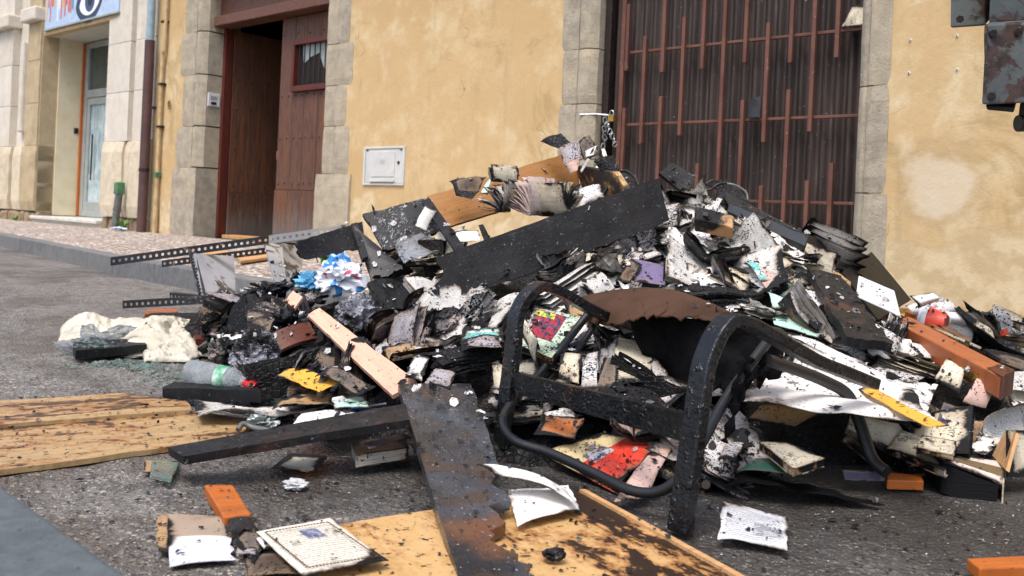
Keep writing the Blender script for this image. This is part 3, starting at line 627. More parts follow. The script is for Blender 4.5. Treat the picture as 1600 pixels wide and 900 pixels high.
MB().tube([W(a1 - .09, 1.1, .012), W(a1 - .09, 1.1, .022)], .016, 12).build('lock', MT['iron'], mb, True)
for aa in (a0 + .06, a1 - .06): MB().wbox(aa - .015, aa + .015, z1 - .045, z1 - .03, .0121, .015).build('vent_slot', MT['iron'], mb)
# intercom
ic = thing('door_intercom', 'brushed metal doorbell plate on the left door jamb', 'doorbell', W(-10.9, 1.98, 0))
# it sits on the reveal of the left jamb, facing the gateway
def rv(o0, o1, z0, z1, t0, t1, nm, m, p): return bevel(MB().wbox(-11.105 + t0, -11.105 + t1, z0, z1, o0, o1).build(nm, MT[m], p), .002)
rv(-.27, -.1, 1.9, 2.08, .0, .02, 'plate', 'whiteplastic', ic); rv(-.22, -.14, 1.925, 1.96, .0201, .028, 'button', 'iron', ic); rv(-.23, -.13, 1.99, 2.04, .0201, .023, 'speaker_grille', 'alu', ic)
o = MB().tube(curve([W(-11.9, 2.0, .02), W(-11.93, 1.96, .03), W(-11.9, 1.92, .03), W(-11.87, 1.95, .03), W(-11.9, 1.98, .03), W(-11.92, 1.90, .03), W(-11.88, 1.88, .03), W(-11.88, 1.92, .02)], 5), .006, 6).build('iron_ring', MT['iron'], None, True)
tag(o, 'small twisted iron ring fixed to the ochre wall left of the door', 'wall ring')
for i, (a, z) in enumerate(((-1.99, 1.89), (-1.70, 1.89), (-1.99, 1.67), (-1.69, 1.67))):
    sc_ = MB().tube([W(a, z, -.002), W(a, z, .006)], [.012, .009], 10).build('screw_plug', MT['whiteplastic'], None, True)
    MB().tube([W(a, z, .004), W(a, z, .014)], .004, 8).build('screw', MT['iron'], sc_, True)
    tag(sc_, ['upper left', 'upper right', 'lower left', 'lower right'][i] + ' of the four screw plugs in the ochre wall by the machine arm', 'screw plug')
# crumbled render at the wall foot, right
V = []; F = []
for i in range(41):
    for k in range(9):
        a = -2.0 + 2.6 * i / 40; v = k / 8; h = .10 + .05 * fb((a, 0, 5), 2); V.append(W(a, -.2 + (h + .2) * v, .02 + .16 * (1 - v) ** 1.5 + .03 * fb((a * 2, v, 1), 3)))
for i in range(40):
    for k in range(8): a = i * 9 + k; F.append((a, a + 9, a + 10, a + 1))
tag(mk('crumbled_render', V, F, MT['earth']), 'ochre lumps of crumbled render along the foot of the wall', None, None, 'stuff')

# ------------------------------------------------------------------ cream stone building with the shop
CB = thing('cream_building', 'cream stone building with pilasters and a small shop entrance', 'building', W(-15, 0, 0))
wl = MB()
for a0, a1, z0, z1, o1 in ((-30, -18.3, -.4, 7, -.06), (-18.3, -16.5, -.4, 7, -.1), (-16.5, -13.85, 3.42, 7, -.02), (-13.85, -12.361, -.4, 7, -.06)): wl.wbox(a0, a1, z0, z1, -.9, o1)
wl.build('wall', MT['lime'], CB)
def courses(a0, a1, o0, o1, cuts, m, cap=True, joints=0):
    for i in range(len(cuts) - 1): stone('stone', a0, a1, cuts[i], cuts[i + 1], o0, o1, m, CB, .003, .002)
cz = [1.46, 2.2, 2.95, 3.62, 4.4, 5.2]
courses(-19.6, -17.72, -.2, .03, cz, 'lime'); courses(-17.02, -16.46, -.25, .03, cz, 'limejamb'); courses(-13.86, -13.12, -.25, .03, cz, 'lime'); courses(-12.98, -12.37, -.2, .02, cz, 'lime')
for a0, a1 in ((-19.7, -17.66), (-17.08, -16.445)): bevel(fbx('capital', a0, a1, 3.62, 3.86, -.24, .16, 'lime', CB), .03)
bevel(fbx('raised_strip', -17.46, -17.3, 1.72, 3.35, -.12, .0, 'lime', CB), .03)
for a0, a1, m in ((-19.7, -17.62, 'limebase'), (-17.62, -17.1, 'limebase'), (-17.1, -16.44, 'limejamb')): stone('plinth_stone', a0, a1, .32, 1.46, -.26, .075 if a0 != -17.62 else .02, m, CB, .03, .01)
for a0, a1 in ((-13.9, -13.2), (-13.2, -13.0), (-13.0, -12.38)): stone('plinth_stone', a0, a1, .32, 1.46, -.26, .08 if a0 != -13.2 else .03, 'limebase', CB, .03, .012)
for k in range(9):
    a = -13.86 + k * .17; stone('rubble_stone', a, a + .16, .02, .31 + R.uniform(-.02, .005), -.2, .0 + R.uniform(0, .05), 'rubble', CB, .02, .03)
for k in range(20):
    a = -19.9 + k * .18; stone('rubble_stone', a, a + .17, .02, .31 + R.uniform(-.03, .005), -.2, .02 + R.uniform(0, .05), 'rubble', CB, .02, .03)
stone('stone', -16.48, -16.44, .3, 3.42, -.27, .0, 'limejamb', CB, .002, .002)
# shop recess
fbx('recess_panel', -16.46, -16.4, .26, 3.36, -.72, -.275, 'shopwall', CB)
fbx('recess_panel', -13.9, -13.84, .26, 3.36, -.9, -.255, 'shopwall', CB)
fbx('recess_ceiling', -16.46, -13.85, 3.36, 3.41, -.9, -.03, 'offwhite', CB)
fbx('sealant_strip', -16.399, -16.36, .26, 3.34, -.74, -.66, 'foam', CB, .01)
bevel(fbx('door_sill', -16.44, -13.86, .19, .245, -.72, .1, 'offwhite', CB), .01); fbx('sill_riser', -16.44, -13.87, .0, .189, -.72, .04, 'lime', CB)
fbx('shop_interior', -16.4, -13.9, .25, 3.36, -1.0, -.9, 'dark', CB)
fr = MB(); fr.wbox(-16.36, -16.24, .26, 3.34, -.78, -.7).wbox(-14.9, -14.8, .26, 3.34, -.78, -.7).wbox(-16.24, -14.9, 3.24, 3.34, -.78, -.7).wbox(-16.24, -14.9, 2.36, 2.5, -.78, -.7).wbox(-14.8, -13.9, 2.36, 2.46, -.78, -.7).wbox(-16.24, -14.9, .26, .36, -.78, -.7)
bevel(fr.build('door_frame', MT['alu'], CB), .006)
fbx('transom_pane', -16.24, -14.9, 2.5, 3.24, -.75, -.745, 'glass', CB); fbx('side_pane', -14.8, -13.9, .26, 2.36, -.75, -.745, 'glass', CB)
dl = fbx('shop_door', -16.22, -14.92, .36, 2.34, -.76, -.74, 'dglass', CB)
g = MB(); g.wbox(-16.23, -16.12, .36, 2.35, -.735, -.71).wbox(-15.03, -14.91, .36, 2.35, -.735, -.71).wbox(-16.12, -15.03, 2.23, 2.35, -.735, -.71).wbox(-16.12, -15.03, .36, .52, -.735, -.71)
bevel(g.build('door_rail', MT['alu'], dl), .004)
MB().tube([W(-15.9, .9, -.68), W(-15.9, 1.7, -.68)], .014, 8).build('pull_handle', MT['iron'], dl, True)
fbx('bell_push', -16.40, -16.385, 1.72, 1.82, -.64, -.57, 'black', CB)
# shop sign with a painted eye: strokes are thin layers of paint on the board
sg = thing('mural_signboard', 'pale blue painted signboard with a drawn eye and red drips above the shop entrance', 'sign', W(-15, 3.42, 0))
A0, A1, Z0 = -16.25, -13.52, 3.44
fbx('board', A0, A1, Z0, 4.6, -.0, .05, 'muralblue', sg); bevel(fbx('edge_trim', A0 - .02, A1 + .02, Z0 - .035, Z0 - .002, -.02, .07, 'alu', sg), .006)
fbx('shutter_rail', A0 - .05, A1, Z0 - .1, Z0 - .04, -.1, .03, 'conduit', sg)
def paint(name, poly, hx, lay, parent=sg):
    if hx not in MT: MT[hx] = m_simple('paint_' + hx, hx, hx, .5, 10, .05)
    n_ = len(poly); V = [W(a, z, .051 + .001 * lay) for a, z in poly] + [W(a, z, .0503) for a, z in poly]
    return mk(name, V, [tuple(range(n_))] + [(i, (i + 1) % n_, n_ + (i + 1) % n_, n_ + i) for i in range(n_)], MT[hx], parent)
def ell(a, z, ra, rz, n=28, rot=.15, lens=False):
    out = []
    for i in range(n):
        t = 2 * math.pi * i / n; x, y = ra * math.cos(t), rz * math.sin(t) * (abs(math.sin(t)) ** .35 if lens else 1); out.append((a + x * math.cos(rot) - y * math.sin(rot), z + x * math.sin(rot) + y * math.cos(rot)))
    return out
ea, ez = -14.55, 3.72
paint('painted_lid', ell(ea, ez, .5, .34, lens=True), '2a3548', 1); paint('painted_eye_white', ell(ea + .02, ez - .01, .38, .215, lens=True), 'dfe4ec', 2)
paint('painted_iris', ell(ea + .02, ez + .01, .18, .19), '3c4a66', 3); paint('painted_pupil', ell(ea + .03, ez, .08, .09), '10131c', 4); paint('painted_glint', ell(ea + .09, ez + .06, .035, .035), 'f0f3f8', 5)
paint('painted_brow', [(ea - .6, ez + .36), (ea - .2, ez + .5), (ea + .3, ez + .52), (ea + .6, ez + .4), (ea + .3, ez + .6), (ea - .3, ez + .6)], '24304a', 1)
for k in range(16):
    a = A0 + .03 + k * .073; wd = R.uniform(.02, .05); zt = 4.55; zb_ = Z0 + R.uniform(.02, .55); hx = R.choice(['b32d2a', 'c8452f', 'd8a63c', '3c93a8', '274a8a', 'c9603a', 'b32d2a', 'd9dfe6'])
    paint('painted_drip', [(a, zt), (a + wd, zt), (a + wd * 1.1 + .03, (zt + zb_) / 2), (a + wd + .01, zb_ + .03), (a + wd / 2 + .01, zb_), (a, zb_ + .03), (a - .01 + .03, (zt + zb_) / 2)], hx, 1 + k % 3)
for k in range(6):
    a = -14.0 + k * .075; paint('painted_stroke', [(a, 4.5), (a + .02, 4.5), (a + .06 + .02 * (k % 2), Z0 + .25 + .1 * (k % 3)), (a + .04, Z0 + .2 + .1 * (k % 3))], '33486e', 1)
# pipes
dp = thing('downpipe', 'brown iron downpipe with pale blue upper length between the two buildings', 'downpipe', W(-12.33, .12, .12))
MB().tube([W(-12.33, .12, .13), W(-12.33, 2.86, .13)], .068, 20).build('lower_pipe', MT['pipebrown'], dp, True); MB().tube([W(-12.33, 2.84, .13), W(-12.33, 7, .13)], .056, 20).build('upper_pipe', MT['pipeblue'], dp, True)
MB().tube([W(-12.33, 1.0, .13), W(-12.33, 1.04, .13)], .076, 20).build('pipe_clip', MT['iron'], dp, True); MB().wbox(-12.35, -12.31, 1.9, 1.93, 0, .07).build('pipe_clip', MT['iron'], dp)
cp = thing('cream_conduit', 'thin cream painted conduit beside the brown downpipe', 'pipe', W(-12.1, .12, .05))
MB().tube(curve([W(-12.1, .12, .05), W(-12.1, 1.5, .05), W(-12.1, 2.62, .05), W(-12.06, 2.72, .05), W(-12.06, 3.4, .05), W(-12.06, 6.5, .05)], 6), .026, 12).build('pipe', MT['conduit'], cp, True)
MB().tube([W(-12.1, .12, .05), W(-12.1, .5, .05)], .036, 12).build('pipe_sleeve', MT['conduit'], cp, True)
for z in (1.62, 2.22, 3.1): MB().wbox(-12.14, -12.05, z, z + .03, 0, .08).build('pipe_clip', MT['iron'], cp)
MB().wbox(-12.135, -12.065, .92, .99, .01, .085).build('green_clip', MT['green'], cp)
gp = thing('pipe_stub', 'grey pipe stub with a green cap at the foot of the cream building', 'pipe', W(-13.08, .1, .16))
MB().tube([W(-13.08, .1, .17), W(-13.06, .5, .15), W(-13.04, .68, .14)], .052, 14).build('pipe', MT['greypipe'], gp, True); bevel(MB().wbox(-13.1, -12.98, .66, .84, .08, .2).build('cap', MT['green'], gp), .015)
for z in (.42, .66): MB().tube([W(-13.065, z, .155), W(-13.06, z + .03, .152)], .06, 14).build('pipe_clip', MT['greypipe'], gp, True)
# ------------------------------------------------------------------ the heap
ctrl = []
def cp_(px, py, t, dz=0): v = P(px, py, t); ctrl.append((v.x, v.y, v.z + dz)); return v
ridge = [cp_(*k, -.05) for k in ((380, 495, 3.4), (470, 462, 3.5), (620, 412, 3.6), (720, 380, 3.75), (880, 330, 3.9), (1040, 300, 3.85), (1150, 325, 3.75), (1290, 410, 3.55), (1420, 480, 3.35), (1550, 520, 3.15), (1700, 565, 2.95))]
for v in ridge: ctrl.append((v.x + .35, v.y + .9, max(.02, v.z * .35))); ctrl.append((v.x + .7, v.y + 1.7, -.25))
feet = [(300, 540), (290, 590), (330, 640), (470, 680), (620, 710), (760, 730), (950, 770), (1100, 780), (1300, 742), (1480, 745), (1620, 730), (1750, 740)]
for f in feet:
    v = G(*f); ctrl.append((v.x, v.y, .0)); ctrl.append((v.x * 1.0 - .02, v.y - .45, -.3))
ctrl += [(-2.2, 3.2, -.3), (-2.0, 4.2, -.3), (2.8, 2.4, .0), (3.4, 3.2, -.2), (-1.6, 4.6, -.3)]
for px, py, t in ((620, 560, 2.8), (1000, 520, 2.75), (1250, 500, 2.85), (480, 600, 2.75), (800, 560, 2.6)): cp_(px, py, t, -.02)
C_ = np.array(ctrl); D_ = np.sqrt(((C_[:, None, :2] - C_[None, :, :2]) ** 2).sum(-1)); wts = np.linalg.solve(D_ + np.eye(len(C_)) * .02, C_[:, 2])
GX, GY = np.arange(-2.6, 3.9, .04), np.arange(.9, 6.2, .04)
gx, gy = np.meshgrid(GX, GY); HH = (np.sqrt((gx[..., None] - C_[:, 0]) ** 2 + (gy[..., None] - C_[:, 1]) ** 2) * wts).sum(-1)
def Hh(x, y):
    u, v = (x + 2.6) / .04, (y - .9) / .04; i, j = int(math.floor(u)), int(math.floor(v))
    if i < 0 or j < 0 or i >= len(GX) - 1 or j >= len(GY) - 1: return -.3
    u -= i; v -= j; return float(HH[j, i] * (1 - u) * (1 - v) + HH[j, i + 1] * u * (1 - v) + HH[j + 1, i] * (1 - u) * v + HH[j + 1, i + 1] * u * v)
def top(x, y): return max(Hh(x, y), gz(x, y))
def S(px, py, lift=0.02):
    r = ray(px, py); t = 1.0
    while t < 9:
        p = P(px, py, t)
        if p.z <= top(p.x, p.y) + lift: return p
        t += .008
    return P(px, py, 4.2)
V = []; F = []; ny, nx = 190, 230
for j in range(ny):
    for i in range(nx):
        x = -2.55 + 6.3 * i / (nx - 1); y = .95 + 5.1 * j / (ny - 1); h = Hh(x, y)
        m_ = mn.noise(Vector((x * 9, y * 9, 2))) * .035 + mn.noise(Vector((x * 26, y * 26, 4))) * .02
        V.append((x, y, h - .035 + (m_ if h > -.05 else 0)))
for j in range(ny - 1):
    for i in range(nx - 1):
        a = j * nx + i
        if max(V[a][2], V[a + 1][2], V[a + nx][2]) > -.06: F.append((a, a + 1, a + nx + 1, a + nx))
tag(mk('charred_debris', V, F, MT['char']), 'packed charred debris and ash forming the core of the burnt heap', None, None, 'stuff')

LMK = [(452, 510, 'the crumpled black bin bag'), (398, 556, 'the grey ash lump'), (340, 585, 'the water bottle'), (530, 430, 'the white and blue bag'), (610, 470, 'the buckled black board'), (620, 350, 'the ash scribbles'), (560, 545, 'the peach board'),
       (430, 640, 'the speckled printed sheet'), (590, 700, 'the worn brown book'), (680, 640, 'the foreground plank'), (750, 540, 'the turquoise booklets'), (865, 520, 'the pale green paperback'), (820, 400, 'the bookcase front panel'), (820, 300, 'the fanned pages'),
       (900, 225, 'the summit scraps'), (1065, 270, 'the small crest panel'), (1115, 340, 'the tan package'), (1210, 345, 'the black plastic casing'), (1020, 425, 'the purple book'), (1030, 480, 'the brown cloth'), (1150, 435, 'the thick cream book'),
       (1245, 505, 'the mint folder'), (1270, 470, 'the speckled booklet'), (1335, 475, 'the half charred panel'), (1370, 450, 'the white plastic panel'), (1460, 495, 'the red cup'), (1530, 515, 'the black punnet'), (1480, 555, 'the hinged beam'), (1480, 650, 'the sooty glossy book'),
       (1300, 600, 'the large white sheets'), (1520, 740, 'the thick standing book'), (1590, 650, 'the big printed page'), (945, 725, 'the red and cream book'), (990, 570, 'the standing printed page'), (880, 640, 'the armchair front rail'), (1240, 710, 'the open cream booklet'), (1095, 620, 'the right armchair leg'), (790, 620, 'the left armchair leg')]
def ztag(px, py):
    d, (lx, ly, nm) = min((math.hypot(px - l[0], (py - l[1]) * 1.3), l) for l in LMK)
    if d < 28: return 'right beside ' + nm
    return ('right of ' if px > lx else 'left of ') + nm if abs(px - lx) > abs(py - ly) * 1.1 else ('below ' if py > ly else 'above ') + nm
# ---- shared shapes for the many books and sheets
def gridbox(b, x0, x1, y0, y1, z0, z1, nx=8, ny=8, f=None, jag=0, sd=0, topf=None):
    V = []; U = []; F = []
    for s_ in (0, 1):
        for i in range(nx + 1):
            for k in range(ny + 1):
                u, v = i / nx, k / ny
                jx = jag * abs(mn.noise(Vector((v * 5, sd, s_ * .1)))) * 2; jy = jag * abs(mn.noise(Vector((u * 5, sd + 7, s_ * .1)))) * 2; j2 = jag * abs(mn.noise(Vector((v * 6, sd + 3, .2)))) * 2
                x = x0 + jx + (x1 - x0 - jx - j2) * u; y = y0 + jy + (y1 - y0 - jy * 2) * v; z = (topf(u, v) if topf and s_ else (z1 if s_ else z0))
                p = Vector((x, y, z)); V.append(f(p) if f else p); U.append((u, v))
    m_ = ny + 1; K = (nx + 1) * m_
    for i in range(nx):
        for k in range(ny): a = i * m_ + k; F.append((a, a + 1, a + m_ + 1, a + m_)); F.append((K + a, K + a + m_, K + a + m_ + 1, K + a + 1))
        a = i * m_; F.append((a, a + m_, K + a + m_, K + a)); a += ny; F.append((a, K + a, K + a + m_, a + m_))
    for k in range(ny): a = k; F.append((a, K + a, K + a + 1, a + 1)); a = nx * m_ + k; F.append((a, a + 1, K + a + 1, K + a))
    return b.add(V, F, U)
def mesh_of(name, b, smooth=False):
    me = bpy.data.meshes.new(name); me.from_pydata([tuple(v) for v in b.V], [], b.F); me.materials.append(None)
    ul = me.uv_layers.new(name='UVMap'); li = np.zeros(len(me.loops), dtype=np.int32); me.loops.foreach_get('vertex_index', li); ul.data.foreach_set('uv', np.asarray(b.U, dtype=np.float32)[li].ravel())
    if smooth: me.polygons.foreach_set('use_smooth', [True] * len(me.polygons))
    me.update(); return me
def bender(sd, amp, curl):
    def f(p):
        return Vector((p.x, p.y, p.z + curl * (p.x * p.x) * 18 + amp * (mn.noise(Vector((p.x * 9 + sd, p.y * 9, sd))) + .4 * mn.noise(Vector((p.x * 24, p.y * 24, sd))))))
    return f
PRO = {}
def proto_closed(w_=.14, h=.2, t=.03, sd=0, amp=.006, curl=.02, jag=.004):
    f = bender(sd, amp, curl); c = MB(); x0, x1, y0, y1 = -w_ / 2, w_ / 2, -h / 2, h / 2
    f2 = lambda p: f(Vector((p.x, p.y, p.z)))
    gridbox(c, x0, x1, y0, y1, 0, .0025, 8, 8, f2, jag, sd); gridbox(c, x0, x1, y0, y1, t - .0025, t, 8, 8, f2, jag, sd + 1); gridbox(c, x0 - .002, x0 + .002, y0, y1, 0, t, 1, 8, f2)
    g = MB(); gridbox(g, x0 + .003, x1 - .005, y0 + .004, y1 - .004, .0027, t - .0027, 10, 10, f2, jag * .6, sd + 2)
    return [('cover', mesh_of('book_cover', c)), ('page_block', mesh_of('page_block', g))]
def proto_open(w_=.14, h=.2, t=.02, sd=0, lift=.02):
    rr = random.Random(sd); c = MB(); out = []; asym = rr.uniform(.5, 1.5)
    f = bender(sd, .014, lift * 1.5)
    gridbox(c, -w_ - .004, w_ + .004, -h / 2 - .003, h / 2 + .003, -.003, 0, 14, 6, f, .004, sd)
    for s_ in (-1, 1):
        g = MB(); tt = t * (asym if s_ > 0 else 2 - asym) + .004
        topf = (lambda u, v: .0005 + tt * (min(1, (u if s_ > 0 else 1 - u) * 5) ** .6) * (1 - .35 * (u if s_ > 0 else 1 - u)) + .012 * math.sin(3 * u + sd) * v * .5)
        x0, x1 = (0.0005, w_) if s_ > 0 else (-w_, -.0005)
        gridbox(g, x0, x1, -h / 2, h / 2, .0004, tt, 9, 8, f, .006, sd + s_, topf); out.append(('page_block', mesh_of('page_block', g)))
        for k in range(3):                              # loose pages standing up from the block
            sh = MB(); an = rr.uniform(.15, 1.2); V = []; U = []
            for i in range(7):
                for j in range(5):
                    u, v = i / 6, j / 4; a2 = an * (1 - u * .7); V.append(f(Vector((s_ * w_ * u * math.cos(a2), -h / 2 + h * v, tt * .6 + w_ * u * math.sin(a2 * .8) + .004 * math.sin(5 * v + k))))); U.append((u, v))
            g.add(V, [(i * 5 + j, i * 5 + j + 1, i * 5 + j + 6, i * 5 + j + 5) for i in range(6) for j in range(4)], U)
        out[-1] = ('page_block', mesh_of('page_block', g))
    return [('cover', mesh_of('book_cover', c))] + out
def sheet_b(w_, h, sd, curl, amp=.015, n=10, jag=.014, b=None, th=0):
    b = b or MB(); rr = random.Random(sd); an = rr.uniform(0, 6.28); dx, dy = math.cos(an), math.sin(an); V = []; U = []
    for i in range(n + 1):
        for k in range(n + 1):
            u, v = i / n, k / n; e1 = jag * (mn.noise(Vector((v * 6, sd, 1))) + .5 * mn.noise(Vector((v * 17, sd, 2)))) if i in (0, n) else 0; e2 = jag * (mn.noise(Vector((u * 6, sd, 5))) + .5 * mn.noise(Vector((u * 17, sd, 4)))) if k in (0, n) else 0
            x, y = (u - .5) * w_ + e1, (v - .5) * h + e2; d = x * dx + y * dy
            z = curl * abs(d) ** 1.8 * 22 * (1 if d > 0 else .25) + amp * (mn.noise(Vector((x * 10 + sd, y * 10, sd))) * 1.4 + .5 * mn.noise(Vector((x * 28, y * 28, sd))))
            V.append(Vector((x - dx * max(0, z) * .5, y - dy * max(0, z) * .5, z))); U.append((u, v))
    m_ = n + 1; F = []
    for i in range(n):
        for k in range(n): a = i * m_ + k; F.append((a, a + m_, a + m_ + 1, a + 1))
    return b.add(V, F, U)
def proto_sheets(k, sd, curl=.05, w_=.15, h=.21):
    b = MB(); rr = random.Random(sd)
    for i in range(k):
        q = sheet_b(w_ * rr.uniform(.85, 1.05), h * rr.uniform(.85, 1.05), sd + i * 3, curl * rr.uniform(.3, 1.6)); ang = rr.uniform(-.25, .25); M = Matrix.Rotation(ang, 3, 'Z')
        b.add([M @ v + Vector((rr.uniform(-.012, .012), rr.uniform(-.012, .012), i * .004)) for v in q.V], q.F, q.U)
    return [('page', mesh_of('paper_sheet', b, False))]
def proto_fan(sd, n=11, w_=.13, h=.18, a0=.1, a1=1.3):
    b = MB(); rr = random.Random(sd)
    for k in range(n):
        th = a0 + (a1 - a0) * (k / (n - 1)) ** rr.uniform(.8, 1.3); cu = rr.uniform(.3, 1.1); V = []; U = []; x = z = 0; ww = w_ * rr.uniform(.8, 1.0)
        for i in range(8):
            for j in range(5): V.append(Vector((x, -h / 2 + h * j / 4 + rr.uniform(-.002, .002), k * .0015 + z + .004 * mn.noise(Vector((j * .8, i * .5, k + sd)))))); U.append((i / 7, j / 4))
            a = th * (1 - cu * i / 7); x += math.cos(a) * ww / 7; z += math.sin(a) * ww / 7
        b.add(V, [(i * 5 + j, i * 5 + j + 5, i * 5 + j + 6, i * 5 + j + 1) for i in range(7) for j in range(4)], U)
    return [('page', mesh_of('fanned_pages', b))]
def proto_layers(sd, n=9, w_=.13, h=.18, t=.004):
    b = MB(); rr = random.Random(sd); f = bender(sd, .012, .03)
    for k in range(n):
        m_ = 22; V = []; U = []; ox, oy = rr.uniform(-.008, .008), rr.uniform(-.008, .008); sh = 1 - .035 * k * rr.uniform(.3, 1.2)
        for s_ in (0, 1):
            for i in range(m_):
                a = 2 * math.pi * i / m_; c, s = math.cos(a), math.sin(a); q = 1 / max(abs(c), abs(s)) ** .85
                r = sh * (1 + .28 * mn.noise(Vector((c * 2.2, s * 2.2, k * .25 + sd))) + .12 * mn.noise(Vector((c * 7, s * 7, k + sd))))
                V.append(f(Vector((c * q * r * w_ / 2 + ox, s * q * r * h / 2 + oy, k * t + s_ * t * .8)))); U.append((.5 + c * .45, .5 + s * .45))
        V.append(f(Vector((ox, oy, k * t + t * .8)))); U.append((.5, .5))
        b.add(V, [(i, (i + 1) % m_, m_ + (i + 1) % m_, m_ + i) for i in range(m_)] + [(m_ + i, m_ + (i + 1) % m_, 2 * m_) for i in range(m_)], U)
    return [('layers', mesh_of('burnt_layers', b))]
def proto_splint(sd):
    rr = random.Random(sd); b = MB(); f = bender(sd, .01, .0)
    gridbox(b, -.09, .09, -.022, .022, 0, rr.uniform(.008, .02), 14, 4, f, .012, sd); return [('wood', mesh_of('charred_splint', b))]
PRO['closed'] = [proto_closed(R.uniform(.10, .16), R.uniform(.14, .22), R.choice((.006, .008, .012, .016, .024)), i * 3.1, R.uniform(.008, .022), R.uniform(-.04, .12), R.uniform(.004, .018)) for i in range(16)]
PRO['open'] = [proto_open(R.uniform(.1, .14), R.uniform(.16, .2), R.uniform(.006, .016), i * 5 + 1, R.uniform(0, .12)) for i in range(12)]
PRO['sheet'] = [proto_sheets(R.choice((2, 3, 5)), i * 11 + 2, R.uniform(.02, .15)) for i in range(20)]
PRO['fan'] = [proto_fan(i * 7 + 3, R.choice((8, 11, 14)), a1=R.uniform(.7, 1.7)) for i in range(8)]
PRO['bigfan'] = [proto_fan(77, 16, .14, .2, .0, 2.2), proto_fan(91, 12, .14, .2, .1, 1.5), proto_fan(55, 9, .12, .2, -.2, .9)]
PRO['layers'] = [proto_layers(i * 4.3 + 1, R.choice((6, 9, 12))) for i in range(9)]
PRO['splint'] = [proto_splint(i * 6.1 + 2) for i in range(6)]
def put(parts, M, mats, name, label, cat, group):
    if len(parts) == 1:
        o = bpy.data.objects.new(name, parts[0][1]); COL.objects.link(o); o.matrix_world = M; o.material_slots[0].link = 'OBJECT'; o.material_slots[0].material = MT[mats[0]]
        return tag(o, label, cat, group)
    r = bpy.data.objects.new(name, None); COL.objects.link(r); r.matrix_world = M; r.empty_display_size = .05; tag(r, label, cat, group)
    for k, (pn, me) in enumerate(parts):
        o = bpy.data.objects.new(pn, me); COL.objects.link(o); o.parent = r; o.material_slots[0].link = 'OBJECT'; o.material_slots[0].material = MT[mats[min(k, len(mats) - 1)]]
    return r
KEEP = [[(470, 400), (570, 400), (570, 465), (470, 465)],
        [(600, 585), (745, 590), (800, 760), (640, 760)],
        [(540, 610), (650, 610), (670, 730), (530, 730)],
        [(1105, 275), (1305, 370), (1300, 412), (1125, 350)], [(1310, 388), (1430, 388), (1435, 505), (1330, 505)], [(275, 555), (415, 555), (415, 640), (270, 640)], [(470, 445), (500, 445), (670, 605), (600, 630), (465, 500)], [(1390, 485), (1600, 580), (1590, 622), (1400, 560), (1385, 520)], [(370, 520), (430, 520), (435, 590), (370, 590)], [(1080, 315), (1150, 315), (1150, 365), (1080, 360)], [(1410, 455), (1570, 480), (1570, 548), (1425, 515)], [(540, 445), (600, 450), (600, 530), (530, 530)], [(1440, 600), (1540, 620), (1540, 680), (1440, 660)], [(1540, 620), (1640, 600), (1640, 720), (1540, 720)], [(690, 250), (930, 210), (960, 330), (700, 370)], [(1320, 590), (1490, 600), (1480, 670), (1330, 660)],
        [(675, 395), (1045, 270), (1050, 350), (740, 460)], [(485, 475), (660, 600), (610, 620), (480, 500)], [(770, 500), (860, 470), (900, 570), (800, 610)], [(1150, 520), (1480, 590), (1420, 690), (1120, 640)],
        [(1200, 470), (1290, 500), (1280, 540), (1200, 510)], [(955, 402), (1080, 402), (1080, 452), (955, 452)], [(1140, 300), (1285, 380), (1270, 400), (1130, 330)], [(1270, 415), (1330, 418), (1410, 535), (1310, 520)],
        [(1400, 495), (1580, 590), (1570, 615), (1390, 520)], [(865, 680), (1035, 680), (1000, 790), (860, 740)], [(290, 560), (400, 560), (400, 615), (290, 600)], [(1430, 480), (1560, 480), (1560, 545), (1430, 520)], [(715, 500), (790, 500), (790, 575), (715, 575)],
        [(1180, 650), (1400, 650), (1420, 740), (1180, 735)], [(800, 470), (910, 470), (880, 560), (820, 550)], [(560, 430), (680, 420), (690, 480), (590, 520)], [(1340, 425), (1440, 440), (1420, 500), (1340, 470)]]
def inpoly(x, y, q):
    c = False; j = len(q) - 1
    for i in range(len(q)):
        if (q[i][1] > y) != (q[j][1] > y) and x < (q[j][0] - q[i][0]) * (y - q[i][1]) / (q[j][1] - q[i][1]) + q[i][0]: c = not c
        j = i
    return c
def pick(rr, pairs):
    t = rr.random() * sum(p[1] for p in pairs)
    for k, w_ in pairs:
        t -= w_
        if t <= 0: return k
    return pairs[-1][0]
NMc = dict(white='white', white2='scorched white', cream='cream', text='printed white', textcream='yellowed printed', clean='clean white', brownp='browned', greyp='ash grey', purple='purple', mint='mint green', red='red', greenc='dark green',
           navy='navy blue', brownc='brown', orangec='orange', pink='pinkish', charp='charred grey', charp2='charred brown', char='charred black', charash='ash covered black', charboard='charred', teal='teal and white')
cnt = 0; SPOTS = []
GRP = dict(closed='closed books in the burnt heap', open='open books in the burnt heap', sheet='loose paper sheets in the burnt heap', fan='fanned page bundles in the burnt heap', layers='burnt through books in the heap', splint='charred wood pieces in the heap')
